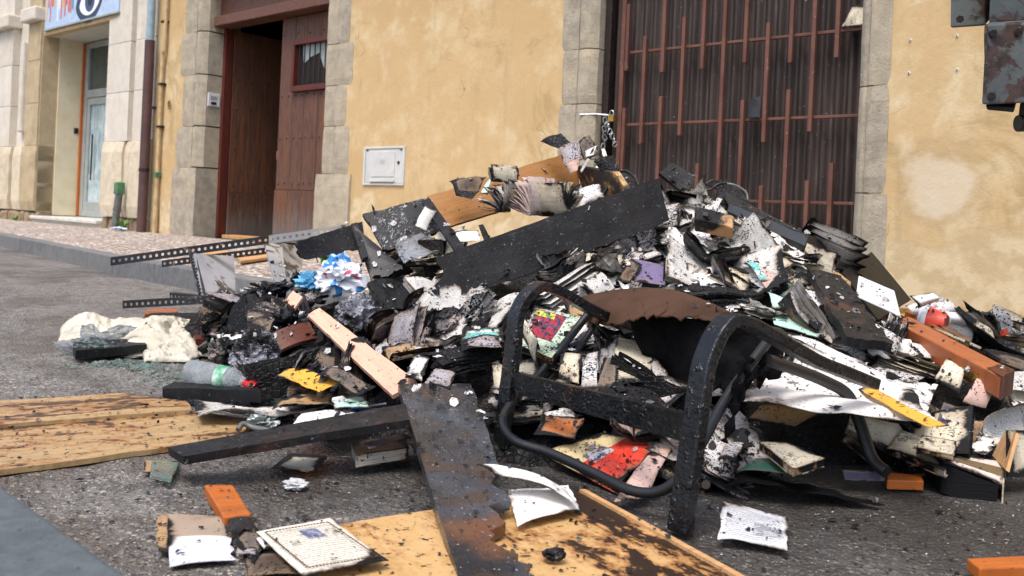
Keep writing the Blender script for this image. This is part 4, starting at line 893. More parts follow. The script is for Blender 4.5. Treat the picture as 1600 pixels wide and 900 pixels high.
def scatter(sp, wk, lift, rng, sc=1.0, area=None):
    global cnt
    rr = random.Random(rng); y = .95
    while y < 5.3:
        x = -2.4
        while x < 3.6:
            X, Y = x + rr.uniform(-.5, .5) * sp, y + rr.uniform(-.5, .5) * sp; x += sp
            h = Hh(X, Y)
            if h < .012 or X > 2.75: continue
            px, py = proj(Vector((X, Y, h + .03)))
            if area and not area(px, py): continue
            e = .06; gxx = (Hh(X + e, Y) - Hh(X - e, Y)) / (2 * e); gyy = (Hh(X, Y + e) - Hh(X, Y - e)) / (2 * e); nrm = Vector((-gxx, -gyy, 1)).normalized()
            if nrm.dot(Vector((X, Y, h - CAMZ)).normalized()) > .12 and rr.random() < .75: continue   # the far flank: the photo shows nothing of it
            if any(inpoly(px, py, q) for q in KEEP): continue
            if 740 < px < 1130 and py > 560 and (X * .85 + (Y - 2.17) * .53) < .09: continue      # in front of the armchair
            left = px < 700; right = px > 1380
            kind = pick(rr, wk(px, py)); s = rr.choice((.6, .8, .95, 1.05, 1.2, 1.35)) * rr.uniform(.9, 1.1) * sc
            if py > 600: s *= .85
            dark = px < 640 or (px < 1040 and py < 400) or (py > 640 and px > 1150)
            pm_ = [('white', 16), ('white2', 22), ('text', 20), ('cream', 5), ('textcream', 10), ('brownp', 4), ('greyp', 9), ('charp', 3), ('pink', 4), ('clean', 8), ('mint', .3)]
            if dark: pm_ = [('white2', 20), ('greyp', 16), ('charp', 18), ('charp2', 8), ('brownp', 7), ('cream', 6), ('text', 10), ('white', 9)]
            if right: pm_ = [('clean', 16), ('text', 14), ('cream', 10), ('white', 14), ('white2', 5), ('textcream', 8), ('pink', 5), ('charp', 4), ('brownp', 3)]
            cm = [('charp', 10), ('charp2', 9), ('brownc', 6), ('navy', 5), ('greenc', 3), ('purple', 2), ('white2', 9), ('cream', 7), ('red', 1.5), ('orangec', 2), ('greyp', 8), ('char', 6), ('teal', 1)]
            zt = ztag(px, py); sz = 'small ' if s < .65 else ('large ' if s > 1.2 else '')
            if kind == 'closed': m = pick(rr, cm); mats = [m, 'pgc' if m in ('char', 'charp', 'charp2') else rr.choice(['pg', 'pgb', 'pgb'])]; lab = (f'{sz}book with {NMc[m]} cover {zt}', 'book', 'book')
            elif kind == 'open': m = pick(rr, pm_); mats = [rr.choice(['charp2', 'charp', 'brownc', 'navy', 'char']), m, m]; lab = (f'{sz}open book with {NMc[m]} pages {zt}', 'book', 'open_book')
            elif kind == 'sheet': m = pick(rr, pm_); mats = [m]; lab = (f'{sz}curled {NMc[m]} paper {zt}', 'paper', 'paper_sheet')
            elif kind == 'fan': m = pick(rr, pm_); mats = [m]; lab = (f'{sz}fanned {NMc[m]} pages {zt}', 'paper', 'fanned_pages')
            elif kind == 'layers': m = pick(rr, [('char', 10), ('charash', 8), ('charp', 10), ('charp2', 5), ('greyp', 5), ('white2', 4)]); mats = [m]; lab = (f'{sz}burnt {NMc[m]} book remains {zt}', 'burnt book', 'burnt_book')
            else: m = rr.choice(['charboard', 'halfbrown', 'char', 'jagedge']); mats = [m]; lab = (f'charred splintered {"brown" if m in ("halfbrown", "jagedge") else "black"} wood piece {zt}', 'wood', 'charred_splint')
            yaw = rr.uniform(0, 6.28); tilt = abs(rr.gauss(0, .2 if (kind == 'sheet' and px > 640) else .34)); ax = Vector((math.cos(yaw * 3), math.sin(yaw * 3), 0))
            q = Matrix.Rotation(tilt, 4, ax) @ nrm.to_track_quat('Z', 'Y').to_matrix().to_4x4() @ Matrix.Rotation(yaw, 4, 'Z')
            if kind in ('closed', 'open', 'layers') and rr.random() < .2: q = q @ Matrix.Rotation(rr.uniform(.8, 1.5), 4, 'X')
            z = h + lift + rr.uniform(-.012, .02)
            M = Matrix.Translation((X, Y, z)) @ q @ Matrix.Diagonal((s, s, s * rr.uniform(.8, 1.3), 1))
            SPOTS.append((px, put(rr.choice(PRO[kind]), M, mats, lab[2], lab[0], lab[1], GRP[kind]))); cnt += 1
        y += sp
scatter(.165, lambda px, py: [('closed', 16), ('open', 16), ('layers', 22), ('sheet', 30), ('splint', 6), ('fan', 8)], .0, 11, 1.1)
scatter(.128, lambda px, py: [('closed', 7), ('open', 22), ('sheet', 52), ('fan', 12), ('layers', 5), ('splint', 2)] if px > 690 else [('closed', 14), ('open', 6), ('sheet', 24), ('fan', 9), ('layers', 26), ('splint', 20)], .035, 23, .9)
scatter(.14, lambda px, py: [('sheet', 60), ('open', 12), ('fan', 5), ('layers', 5), ('splint', 6)] if px > 690 else [('sheet', 40), ('layers', 12), ('splint', 12)], .06, 37, .75)
by = {}
for px, o in SPOTS: by.setdefault(o['label'], []).append((px, o))
ORD = ['', 'second', 'third', 'fourth', 'fifth', 'sixth', 'seventh', 'eighth', 'ninth', 'tenth', 'eleventh', 'twelfth', 'thirteenth', 'fourteenth', 'fifteenth', 'sixteenth']
for l, q in by.items():                                  # look-alikes beside one landmark: told apart by their order from the left
    if len(q) > 1:
        q.sort(key=lambda t: t[0])
        for i, (px, o) in enumerate(q): o['label'] = (['left', 'right'][i] + ' of two, ' if len(q) == 2 else ('leftmost, ' if i == 0 else ('rightmost, ' if i == len(q) - 1 else ORD[min(i, 15)] + ' from left, '))) + l

# ------------------------------------------------------------------ single things, placed by hand
def on(px, py, lift=.02): return S(px, py, lift)
def par(A, B, D): return A, B, B + D - A, D
# toppled bookcase
bc = thing('bookcase', 'toppled charred bookcase with one side of varnished pine lying across the heap', 'bookcase', P(860, 420, 3.3))
A, B = P(680, 402, 3.0), P(1030, 278, 3.25); Dn = P(1047, 347, 3.22) - B
slab('side_panel', A, B, B + Dn, A + Dn * 1.0, .022, MT['charboard'], bc, 40, 10, (.002, .008, .012, .02), .006, seed=3)['label'] = 'front side panel burnt black'
A2, B2 = P(655, 318, 3.62), P(900, 238, 3.85); D2 = P(690, 352, 3.56) - P(672, 308, 3.62)
slab('side_panel', P(668, 306, 3.62), P(900, 234, 3.85), P(906, 291, 3.82), P(692, 357, 3.58), .022, MT['pine'], bc, 30, 8, (.004, .003, .002, .002), .002, seed=5)['label'] = 'rear side panel of bare varnished pine'
slab('scribbled_panel', P(566, 334, 3.52), P(664, 309, 3.6), P(690, 360, 3.56), P(602, 393, 3.46), .022, MT['script'], bc, 20, 10, (.006, .003, .005, .006), .003, seed=8)['label'] = 'charred stretch of side panel covered in pale ash strokes'
slab('side_panel', P(462, 377, 3.34), P(566, 346, 3.5), P(572, 388, 3.46), P(470, 412, 3.34), .022, MT['charboard'], bc, 20, 10, (.004, .002, .012, .03), .004, seed=9)['label'] = 'left end of the rear side panel, eaten away by fire'
slab('back_panel', P(552, 352, 3.46), P(600, 392, 3.4), P(634, 420, 3.3), P(582, 442, 3.28), .014, MT['black'], bc, 16, 12, (.006, .03, .03, .004), .006, seed=10)
slab('shelf', P(657, 314, 3.6), P(671, 309, 3.6), P(728, 388, 3.1), P(712, 394, 3.08), .02, MT['charboard'], bc, 4, 16, (.002,) * 4, .002, seed=12)
slab('shelf', P(548, 350, 3.48), P(558, 347, 3.5), P(576, 400, 3.3), P(566, 404, 3.28), .02, MT['halfbrown'], bc, 4, 16, (.002,) * 4, .002, seed=13)
slab('shelf', P(905, 258, 3.82), P(968, 268, 3.4), P(1000, 316, 3.26), P(925, 318, 3.78), .02, MT['streak'], bc, 20, 8, (.002,) * 4, .002, seed=14)['label'] = 'shelf of pale pine with dark smoke streaks'
slab('shelf', P(955, 262, 3.72), P(968, 262, 3.72), P(1010, 300, 3.3), P(996, 304, 3.3), .02, MT['charboard'], bc, 4, 14, (.002,) * 4, .002, seed=15)
slab('shelf', P(762, 392, 3.05), P(770, 388, 3.05), P(755, 350, 3.5), P(747, 352, 3.5), .12, MT['charboard'], bc, 4, 14, (.002,) * 4, .002, seed=16)
o = MB().tube(curve([P(928, 322, 3.5), P(945, 300, 3.5), P(958, 275, 3.5), P(975, 267, 3.5), P(990, 275, 3.45), P(998, 290, 3.4)], 8), .006, 8).build('cable', MT['rubber'], None, True); tag(o, 'bent dark cable arching over the right end of the bookcase', 'cable')
o = slab('small_cloth', P(664, 322, 3.45), P(684, 330, 3.42), P(668, 362, 3.42), P(648, 352, 3.45), .006, MT['clean'], None, 10, 14, (.004,) * 4, .01, bow=.02, metric=False, seed=4, smooth=True); tag(o, 'white paper strip hanging over the bookcase shelf beside the ash scribbles', 'paper')
MT['fresh'] = m_paper('barely_burnt_pages', 'd6c9b2', .06, .1, ro=.5); MT['pinkf'] = m_paper('pinkish_glossy_pages', 'd0bfbb', .08, .1, ro=.4, stripes=[(.3, .38, 'b98078')])
# books and papers on top of the bookcase
def fanbundle(px, py, t, rot, s, mat, label, idx, tilt=0, name='fanned_pages'):
    M = Matrix.Translation(P(px, py, t)) @ Matrix.Rotation(rot, 4, 'Z') @ Matrix.Rotation(tilt, 4, 'Y') @ Matrix.Scale(s, 4); return put(PRO['bigfan'][idx % 3], M, [mat], name, label, 'paper', None)
fanbundle(848, 338, 3.3, 2.6, 1.0, 'pinkf', 'thick pinkish paperback fanned open on the bookcase in front of the bare pine', 1, -.2)
fanbundle(800, 322, 3.35, 2.2, .6, 'fresh', 'cream pages standing up steeply out of the bookcase against the pine panel', 3, -.9)
fanbundle(788, 285, 3.4, 2.0, .55, 'textcream', 'small sheaf of yellowed pages spread highest above the pine panel', 5, -.9)
fanbundle(860, 338, 3.28, .9, .9, 'cream', 'cream and brown pages leaning towards the front panel of the bookcase', 4, -.7)
fanbundle(790, 332, 3.32, 2.9, .8, 'white', 'white glossy magazine pages drooping left of the fanned paperback', 6, 0)
def px_sheet(name, pts, t, mat, label, cat='paper', th=.0015, bow=0, warp=.01, seed=0, jag=(.004,) * 4, cup=0, nu=12, nv=12, metric=False, group=None):
    Q = [P(*p) if len(p) == 3 else P(p[0], p[1], t) for p in pts]
    return tag(slab(name, *Q, th, MT[mat], None, nu, nv, jag, warp, bow, metric, seed, smooth=True, cup=cup), label, cat, group)
px_sheet('charred_paper', [(700, 284, 3.55), (762, 276, 3.6), (748, 300, 3.5), (712, 306, 3.5)], 0, 'charp2', 'dark brown curled sheet resting on the pine panel left of the pages', cup=.02, warp=.02)
px_sheet('charred_paper', [(708, 296, 3.5), (748, 300, 3.5), (738, 312, 3.45), (712, 306, 3.5)], 0, 'char', 'black folded scrap under the dark brown curled sheet', warp=.02)
px_sheet('paper_scrap', [(758, 288, 3.5), (772, 278, 3.5), (764, 308, 3.45), (750, 302, 3.45)], 0, 'mint', 'small greenish crumpled strip beside the dark brown curled sheet', warp=.02)
px_sheet('charred_paper', [(843, 222, 3.75), (878, 212, 3.75), (908, 240, 3.7), (872, 232, 3.7)], 0, 'char', 'black pointed charred sheet sticking out at the very top left of the heap', warp=.03)
px_sheet('charred_paper', [(872, 232, 3.7), (904, 222, 3.72), (912, 252, 3.65), (882, 262, 3.65)], 0, 'greyp', 'grey violet charred sheet below the black pointed one at the top', warp=.03)
px_sheet('charred_paper', [(882, 256, 3.6), (905, 244, 3.65), (900, 268, 3.6), (890, 272, 3.6)], 0, 'pink', 'pale violet torn flap hanging at the top of the pine panel', warp=.03)
px_sheet('charred_paper', [(900, 228, 3.75), (925, 218, 3.75), (940, 245, 3.6), (915, 254, 3.6)], 0, 'charp', 'dark grey folded sheet at the summit', warp=.04)
px_sheet('paper_scrap', [(912, 236, 3.6), (930, 226, 3.65), (926, 244, 3.6), (914, 246, 3.6)], 0, 'clean', 'bright white scrap caught at the summit between charred sheets', warp=.02)
px_sheet('paper_scrap', [(938, 232, 3.65), (944, 230, 3.65), (962, 264, 3.6), (942, 258, 3.6)], 0, 'clean', 'pale leaf shaped sheet standing upright right of the summit', warp=.01)
px_sheet('charred_paper', [(925, 252, 3.5), (952, 246, 3.55), (968, 270, 3.5), (938, 268, 3.5)], 0, 'char', 'crumpled black sheet behind the streaked pine shelf', warp=.05)
px_sheet('paper_scrap', [(905, 268, 3.55), (918, 246, 3.55), (922, 248, 3.55), (908, 272, 3.55)], 0, 'white', 'thin white strip slanting over the streaked pine shelf', warp=.01)
px_sheet('charred_paper', [(870, 300, 3.5), (905, 288, 3.55), (900, 306, 3.5), (880, 318, 3.5)], 0, 'char', 'black leaf like char inside the bookcase under the pine panel', warp=.04)
px_sheet('paper_sheet', [(902, 300, 3.5), (935, 292, 3.5), (945, 312, 3.4), (905, 326, 3.4)], 0, 'white', 'white round edged paper inside the bookcase below the cable', warp=.02, cup=.03)
px_sheet('paper_sheet', [(708, 362, 3.3), (748, 362, 3.3), (752, 378, 3.2), (712, 380, 3.2)], 0, 'clean', 'small white sheet inside the bookcase near its left shelf', warp=.01)
px_sheet('plastic_film', [(615, 385, 3.5), (680, 372, 3.55), (690, 405, 3.3), (630, 412, 3.3)], 0, 'film', 'crumpled clear film behind the left end of the front bookcase panel', 'plastic film', warp=.06, nu=20, nv=20)

# metal shelving unit lying on its side
ms = thing('metal_shelving', 'scorched metal shelving unit with punched angle rails lying on its side', 'shelving', G(330, 480))
def rail(name, A, B, Dn, mat, pitch=.028, hole=.0075):
    A, B = Vector(A), Vector(B); L = (B - A).length; n_ = int(L / pitch); d = (B - A) / n_; u = d.normalized(); w_ = Vector(Dn); wl_ = w_.length; wu = w_.normalized(); b = MB(); nr = u.cross(wu).normalized()
    for i in range(n_):
        o = A + d * i; c = o + d / 2 + w_ / 2; outer = [o, o + d / 2, o + d, o + d + w_ / 2, o + d + w_, o + d / 2 + w_, o + w_, o + w_ / 2]
        inner = [c + (u * x + wu * y) * hole for x, y in ((-.7, -.7), (0, -1), (.7, -.7), (1, 0), (.7, .7), (0, 1), (-.7, .7), (-1, 0))]
        b.add(outer + inner, [(k, (k + 1) % 8, 8 + (k + 1) % 8, 8 + k) for k in range(8)])
    fl = nr * (.032 if nr.z * 1 + nr.y > 0 else -.032)
    b.add([A, B, B + fl, A + fl], [(0, 1, 2, 3)])
    o = b.build(name, MT[mat], ms); m_ = o.modifiers.new('thick', 'SOLIDIFY'); m_.thickness = .003; return o
dn = Vector((0, 0, -.036))
rail('angle_rail', P(173, 402, 4.2), P(420, 368, 4.25), Vector((.002, 0, -.040)), 'shelf')
rail('angle_rail', P(420, 368, 4.25), P(545, 350, 4.3), Vector((.002, 0, -.040)), 'shelfpale')
rail('angle_rail', P(253, 407, 4.75), P(420, 386, 4.8), Vector((.002, 0, -.036)), 'shelf')
rail('angle_rail', P(192, 470, 3.9), P(376, 459, 3.75), Vector((.002, 0, -.034)), 'shelf')
rail('angle_rail', P(266, 457, 4.15), P(312, 462, 4.0), Vector((.002, 0, -.032)), 'shelf')
rail('angle_post', P(294, 394, 4.17), P(312, 468, 3.85), Vector((.034, 0, .0)), 'shelf')
slab('shelf_panel', P(303, 396, 4.15), P(366, 400, 4.45), P(368, 462, 4.1), P(318, 468, 3.85), .016, MT['panel'], ms, 8, 10, (.002,) * 4, .004, seed=2)['label'] = 'shelf panel with bare grey paint'
slab('shelf_panel', P(414, 380, 4.22), P(440, 378, 4.3), P(448, 440, 4.0), P(430, 444, 3.9), .014, MT['shelfpale'], ms, 6, 10, (.002,) * 4, .003, seed=4)
slab('shelf_panel', P(438, 379, 4.3), P(472, 386, 4.6), P(474, 430, 4.2), P(450, 442, 4.0), .012, MT['shelfpale'], ms, 6, 10, (.002,) * 4, .003, seed=6)
for i, (A, B) in enumerate((((368, 398), (418, 392)), ((310, 396), (350, 388)))):
    o = slab('timber_strip', G(A[0], A[1], .17), G(B[0], B[1], .17), G(B[0] + 8, B[1] + 9, .17), G(A[0] + 8, A[1] + 10, .17), .02, MT['lightwood'], None, 8, 3, (.002,) * 4, .002); tag(o, ['pale timber strip on the pavement behind the right end of the shelving', 'pale timber strip on the pavement behind the grey shelf panel'][i], 'wood')

# bentwood armchair frame, lying forward in front of the heap
ac = thing('armchair', 'blackened bentwood armchair frame lying tipped in front of the heap', 'armchair', G(1070, 825))
wv = Vector((.53, -.85, 0)).normalized(); bk = Vector((.85, .53, 0)).normalized()
def strip(name, path, wd, th, mat, parent, seg=6, taper=None):
    pts = curve(path, seg); b = MB(); V = []; U = []; n_ = len(pts); L = 0
    for i, p in enumerate(pts):
        t = (pts[min(i + 1, n_ - 1)] - pts[max(i - 1, 0)]).normalized(); nr = t.cross(wv).normalized(); w2 = wd * (taper[0] + (taper[1] - taper[0]) * i / n_ if taper else 1); L += (pts[i] - pts[i - 1]).length if i else 0
        for x, y in ((-.5, -.5), (.5, -.5), (.5, .5), (-.5, .5)): V.append(p + wv * w2 * x + nr * th * y + nr * mn.noise(p * 20) * .002); U.append((L, x * wd))
    F = [(i * 4 + j, i * 4 + (j + 1) % 4, i * 4 + 4 + (j + 1) % 4, i * 4 + 4 + j) for i in range(n_ - 1) for j in range(4)] + [(0, 3, 2, 1), tuple((n_ - 1) * 4 + j for j in range(4))]
    o = mk(name, V, F, MT[mat], parent, U); bevel(o, .004, 2); return o
def armpath(F0, topz, lean, arm, drop):
    up = F0 + lean; T = Vector((up.x, up.y, topz))
    return [F0, F0.lerp(T, .3), F0.lerp(T, .62) , T + Vector((0, 0, -.075)) - bk * .005, T + Vector((0, 0, -.02)) + bk * .03, T + bk * .09 + Vector((0, 0, -.008)), T + bk * (.09 + (arm - .09) * .5) + Vector((0, 0, -.02 - drop * .45)), T + bk * arm + Vector((0, 0, -drop))]
FB = P(1062, 826, 1.66); FB.z = .01
FA = P(783, 694, 2.17); FA.z = .02
pB = armpath(FB, .405, Vector((.05, .05, 0)), .50, .155); pA = armpath(FA, .415, Vector((.03, .05, 0)), .42, .13)
strip('arm_frame', pB, .043, .025, 'frame', ac, taper=(1.15, .95)); strip('arm_frame', pA, .043, .025, 'frame', ac, taper=(1.1, 1))
c0, c1 = P(800, 598, 2.17), P(1078, 672, 1.70)
slab('front_rail', c0 + Vector((0, 0, .026)), c1 + Vector((0, 0, .028)), c1 + Vector((0, 0, -.026)), c0 + Vector((0, 0, -.024)), .018, MT['frame'], ac, 20, 4, (.0,) * 4, .001)
tb = [P(925, 482, 2.42), P(880, 540, 2.34), P(835, 592, 2.26), P(795, 636, 2.16), P(786, 664, 2.10), P(806, 690, 2.02), P(860, 708, 1.96), P(930, 740, 1.86), P(985, 766, 1.78), P(1030, 768, 1.74), P(1066, 742, 1.72), P(1098, 690, 1.76), P(1130, 630, 1.82), P(1168, 575, 1.88), P(1208, 522, 1.95)]
MB().tube(curve(tb, 6), .0108, 12).build('seat_tube', MT['rubber'], ac, True)
tb2 = [P(1196, 517, 1.98), P(1222, 524, 2.04), P(1234, 556, 2.06), P(1214, 578, 2.04), P(1190, 566, 2.02)]
MB().tube(curve(tb2, 6), .012, 10).build('bent_bracket', MT['rubber'], ac, True)
tb3 = [P(1198, 562, 1.92), P(1240, 576, 1.98), P(1290, 596, 2.04), P(1325, 618, 2.06), P(1345, 665, 2.04), P(1362, 715, 2.0), P(1385, 738, 1.96)]
MB().tube(curve(tb3, 6), [.014] * 37, 10).build('rear_tube', MT['rubber'], ac, True)
tb4 = [P(935, 500, 2.44), P(895, 556, 2.36), P(850, 600, 2.3)]
MB().tube(curve(tb4, 6), .009, 10).build('brace_tube', MT['rubber'], ac, True)
for px, py, t in ((1113, 697, 1.66), (1103, 757, 1.64), (785, 650, 2.13)): MB().tube([P(px, py, t), P(px, py, t - .012)], .008, 10).build('bolt_head', MT['iron'], ac, True)
# burnt straps dangling below the arm
for i, q in enumerate((((1160, 560, 1.86), (1150, 610, 1.82), (1146, 650, 1.8), (1132, 690, 1.78)), ((1172, 560, 1.88), (1164, 590, 1.86), (1150, 640, 1.82)), ((1185, 545, 1.93), (1192, 575, 1.92), (1188, 592, 1.9)))):
    MB().tube(curve([P(*p) for p in q], 5), [.012 * (.6 + .4 * math.sin(k * 1.7 + i)) for k in range(len(q) * 5 - 4)], 6).build('burnt_strap', MT['blackcloth'], ac)
# cloth over the frame
cl = thing('cushion_cloth', 'brown cloth with its lower half burnt black draped over the armchair', 'cloth', P(1040, 520, 2.1))
def lerpc(c, f):
    x = f * (len(c) - 1); i = min(len(c) - 2, int(x)); return c[i].lerp(c[i + 1], x - i)
def drape(name, rows, mat, parent, n=26, m_=14, amp=.02, seed=0, jag=.02):
    """rows of world points, top row first; interpolated into a folded sheet with a torn lower edge"""
    rows = [curve(r, 8) for r in rows]; V = []; U = []; k = min(len(r) for r in rows)
    cols = []
    for i in range(n + 1):
        c = [lerpc(r, i / n) for r in rows]; cc = curve(c, 8)
        for j in range(m_ + 1):
            f = j / m_; p = lerpc(cc, f)
            if j == m_: p.z -= jag * (mn.noise(Vector((i * .5, seed, 0))) + .7 * mn.noise(Vector((i * 1.7, seed, 2))))
            p += Vector((.3, -1, .2)) * (amp * (math.sin(i * .33 + seed + 5 * mn.noise(Vector((i * .2, j * .1, seed)))) * f + 1.2 * mn.noise(Vector((p.x * 14, p.z * 14, seed))))); V.append(p); U.append((i / n, j / m_))
    F = [(i * (m_ + 1) + j, (i + 1) * (m_ + 1) + j, (i + 1) * (m_ + 1) + j + 1, i * (m_ + 1) + j + 1) for i in range(n) for j in range(m_)]
    o = mk(name, V, F, MT[mat], parent, U, True); s_ = o.modifiers.new('thick', 'SOLIDIFY'); s_.thickness = .004; return o
drape('brown_fold', [[P(905, 466, 2.62), P(960, 455, 2.5), P(1030, 452, 2.4), P(1090, 466, 2.3), P(1150, 494, 2.15)], [P(915, 480, 2.5), P(960, 478, 2.36), P(1030, 474, 2.28), P(1085, 486, 2.18), P(1148, 500, 2.08)], [P(925, 505, 2.4), P(965, 508, 2.3), P(1010, 496, 2.2), P(1075, 498, 2.12), P(1142, 504, 2.05)]], 'browncloth', cl, 50, 18, .012, 2, .012)
drape('burnt_skirt', [[P(985, 500, 2.26), P(1030, 492, 2.22), P(1085, 498, 2.14), P(1145, 500, 2.07), P(1225, 512, 2.06)], [P(1000, 535, 2.28), P(1040, 540, 2.24), P(1085, 560, 2.14), P(1145, 555, 2.06), P(1222, 540, 2.04)], [P(1010, 562, 2.3), P(1045, 585, 2.26), P(1088, 618, 2.14), P(1150, 600, 2.04), P(1212, 592, 2.02)]], 'blackcloth', cl, 46, 20, .018, 5, .05)

# long boards
def hboard(name, pts, th, mat, label, cat='board', nu=40, nv=10, jag=(0, 0, 0, 0), warp=.004, seed=0, bow=0, jf=18, group=None, jm=None):
    o = slab(name, *pts, th, MT[mat], None, nu, nv, jag, warp, bow, True, seed, jf, jm=jm); return tag(o, label, cat, group)
hboard('burnt_plank', (P(719, 912, 1.36), P(622, 600, 2.28), P(738, 600, 2.32), P(842, 912, 1.37)), .022, 'plank', 'long black burnt plank with a ragged right edge in the foreground', 'plank', 60, 14, (.001, .004, .05, .03), .004, 4, 0, 11, jm=lambda u: 1.0 if u < .38 else max(.06, 1 - (u - .38) * 8))
hboard('burnt_plank', (G(286, 713, .07), G(640, 655, .13), G(634, 630, .13), G(262, 698, .07)), .018, 'jagedge', 'dark plank lying level left of the foreground burnt plank', 'plank', 40, 6, (.001, 0, .001, .002), .002, 7)
hboard('peach_board', (P(480, 492, 2.86), P(612, 618, 2.32), P(652, 596, 2.4), P(498, 480, 2.9)), .012, 'peach', 'peach coloured board slanting down to the foreground plank', 'board', 24, 6, (.002, .002, .002, .008), .002, 2)
tag(slab('peach_board', P(445, 470, 3.1), P(458, 454, 3.15), P(473, 464, 3.12), P(460, 482, 3.05), .01, MT['peach'], None, 6, 6, (.002,) * 4), 'small peach offcut among the black plastic at the left', 'board')
hboard('sheathing_board', (P(572, 445, 3.15), P(634, 425, 3.4), P(645, 500, 3.0), P(600, 520, 2.9)), .012, 'charboard', 'grey black buckled board under the charred end of the bookcase', 'board', 14, 14, (.01, .006, .01, .006), .02, 3)
hboard('veneer_board', (P(384, 468, 3.2), P(455, 462, 3.35), P(450, 500, 3.05), P(380, 498, 3.05)), .008, 'greyp', 'thin grey scorched sheet at the left end below the shelving', 'board', 10, 10, (.01,) * 4, .03, 3)
hboard('veneer_board', (P(386, 480, 3.1), P(432, 488, 3.05), P(420, 522, 2.85), P(386, 520, 2.9)), .008, 'charp', 'grey violet scorched board hanging down beside the black bag', 'board', 10, 10, (.006,) * 4, .015, 5)
dr = thing('drawer_front', 'dark curved box end with a rusty sheen left of the peach board', 'box', P(450, 520, 2.9))
slab('front_panel', P(412, 528, 2.85), P(484, 503, 2.95), P(498, 528, 2.9), P(424, 556, 2.8), .014, MT['darkwood'], dr, 16, 8, (.002,) * 4, .002, bow=.015)
slab('top_edge', P(410, 524, 2.84), P(482, 500, 2.95), P(486, 504, 3.05), P(420, 520, 3.0), .012, MT['black'], dr, 12, 3, (.002,) * 4, .002)
hboard('right_panel', (P(1262, 418, 3.0), P(1318, 432, 2.95), P(1402, 540, 2.5), P(1322, 528, 2.45)), .028, 'halfbrown', 'half charred brown panel lying down the right slope', 'panel', 16, 24, (.004, .012, .014, .006), .006, 6)
bb = thing('black_casing', 'long black plastic casing sloping down the crest in front of the gateway', 'casing', P(1200, 350, 3.6))
slab('front_face', P(1140, 318, 3.62), P(1262, 368, 3.3), P(1258, 384, 3.28), P(1136, 330, 3.6), .02, MT['dkplastic'], bb, 20, 5, (.0,) * 4, .003)
slab('top_face', P(1128, 296, 3.85), P(1284, 378, 3.42), P(1262, 367, 3.3), P(1140, 317, 3.62), .012, MT['dkplastic'], bb, 20, 5, (.004,) * 4, .003)
slab('end_cap', P(1262, 366, 3.3), P(1285, 378, 3.42), P(1296, 396, 3.42), P(1262, 388, 3.28), .01, MT['black'], bb, 6, 6, (.0,) * 4, .003)
slab('underside', P(1136, 330, 3.6), P(1258, 384, 3.28), P(1250, 408, 3.3), P(1150, 372, 3.55), .01, MT['black'], bb, 14, 6, (.0, 0, .02, 0), .01)
hboard('crest_panel', (P(1118, 282, 3.85), P(1140, 284, 3.9), P(1182, 330, 3.7), P(1110, 330, 3.75)), .012, 'char', 'ragged black sheet standing on the crest left of the plastic casing', 'panel', 12, 12, (.01, .01, .01, .01), .02, 3)
hboard('crest_panel', (P(1030, 270, 3.7), P(1050, 254, 3.75), P(1088, 276, 3.7), P(1072, 305, 3.65)), .015, 'charboard', 'small dark square panel with a screw at the crest right of the bookcase', 'panel', 8, 8, (.002,) * 4, .002, 4)
for i, q in enumerate(([(1100, 290), (1112, 282), (1125, 284), (1136, 287)], [(1136, 287), (1150, 290), (1165, 300), (1168, 312)], [(1092, 300), (1110, 296), (1122, 288), (1135, 286)], [(1100, 312), (1130, 318), (1150, 326), (1162, 320)], [(1095, 284), (1108, 290), (1120, 296), (1118, 306)])):
    o = MB().tube(curve([P(a, b_, 3.72) for a, b_ in q], 6), .0035 + .001 * (i % 3), 6).build('wire', MT['galv' if i == 1 else 'black'], None, True)
    tag(o, ['short black wire curling up from the crest left of the ragged sheet', 'thin bright wire looping over the ragged sheet on the crest', 'second black wire just below the short curling one on the crest', 'wire lying along the foot of the ragged black sheet', 'black wire dropping behind the tan package'][i], 'wire')
hboard('leaning_panel', (P(1316, 425, 3.3), P(1362, 393, 3.6), P(1424, 468, 3.5), P(1372, 500, 3.2)), .018, 'black', 'black square panel leaning up near the wall right of the gateway', 'panel', 8, 8, (.001,) * 4, .001, 4)
wp = hboard('white_panel', (P(1342, 430, 3.1), P(1398, 454, 3.05), P(1408, 494, 2.95), P(1338, 462, 3.0)), .008, 'whiteplastic', 'white rounded plastic panel in front of the black leaning panel', 'panel', 12, 8, (.0,) * 4, .001, 4); bevel(wp, .01, 3)
rb_ = thing('reddish_beam', 'reddish brown wooden beam with a brass hinge lying on the right slope', 'beam', P(1490, 550, 2.7))
bevel(slab('beam', P(1396, 502, 2.84), P(1566, 590, 2.28), P(1582, 578, 2.36), P(1420, 494, 2.92), .058, MT['redbeam'], rb_, 14, 3, (.0,) * 4, .001), .003)
slab('charred_end', P(1542, 576, 2.355), P(1568, 590, 2.27), P(1586, 579, 2.35), P(1560, 566, 2.43), .062, MT['darkwood'], rb_, 6, 4, (.003, .008, .003, 0), .003)
hg = slab('hinge_plate', P(1502, 572, 2.45), P(1526, 585, 2.38), P(1526, 597, 2.375), P(1502, 584, 2.445), .004, MT['brass'], rb_, 4, 2, (.0,) * 4)
for a, b_ in ((1508, 581), (1518, 586)): MB().tube([P(a, b_, 2.42), P(a, b_, 2.395)], .004, 8).build('screw', MT['iron'], rb_, True)
hboard('thin_batten', (P(1415, 487, 3.05), P(1482, 522, 2.85), P(1486, 516, 2.9), P(1420, 483, 3.1)), .025, 'redbeam', 'thin reddish batten behind the beam with the hinge', 'batten', 10, 3)
hboard('thin_batten', (P(1448, 500, 2.98), P(1515, 535, 2.78), P(1518, 530, 2.82), P(1452, 496, 3.02)), .02, 'brownc', 'darker batten half buried behind the reddish beam', 'batten', 10, 3)
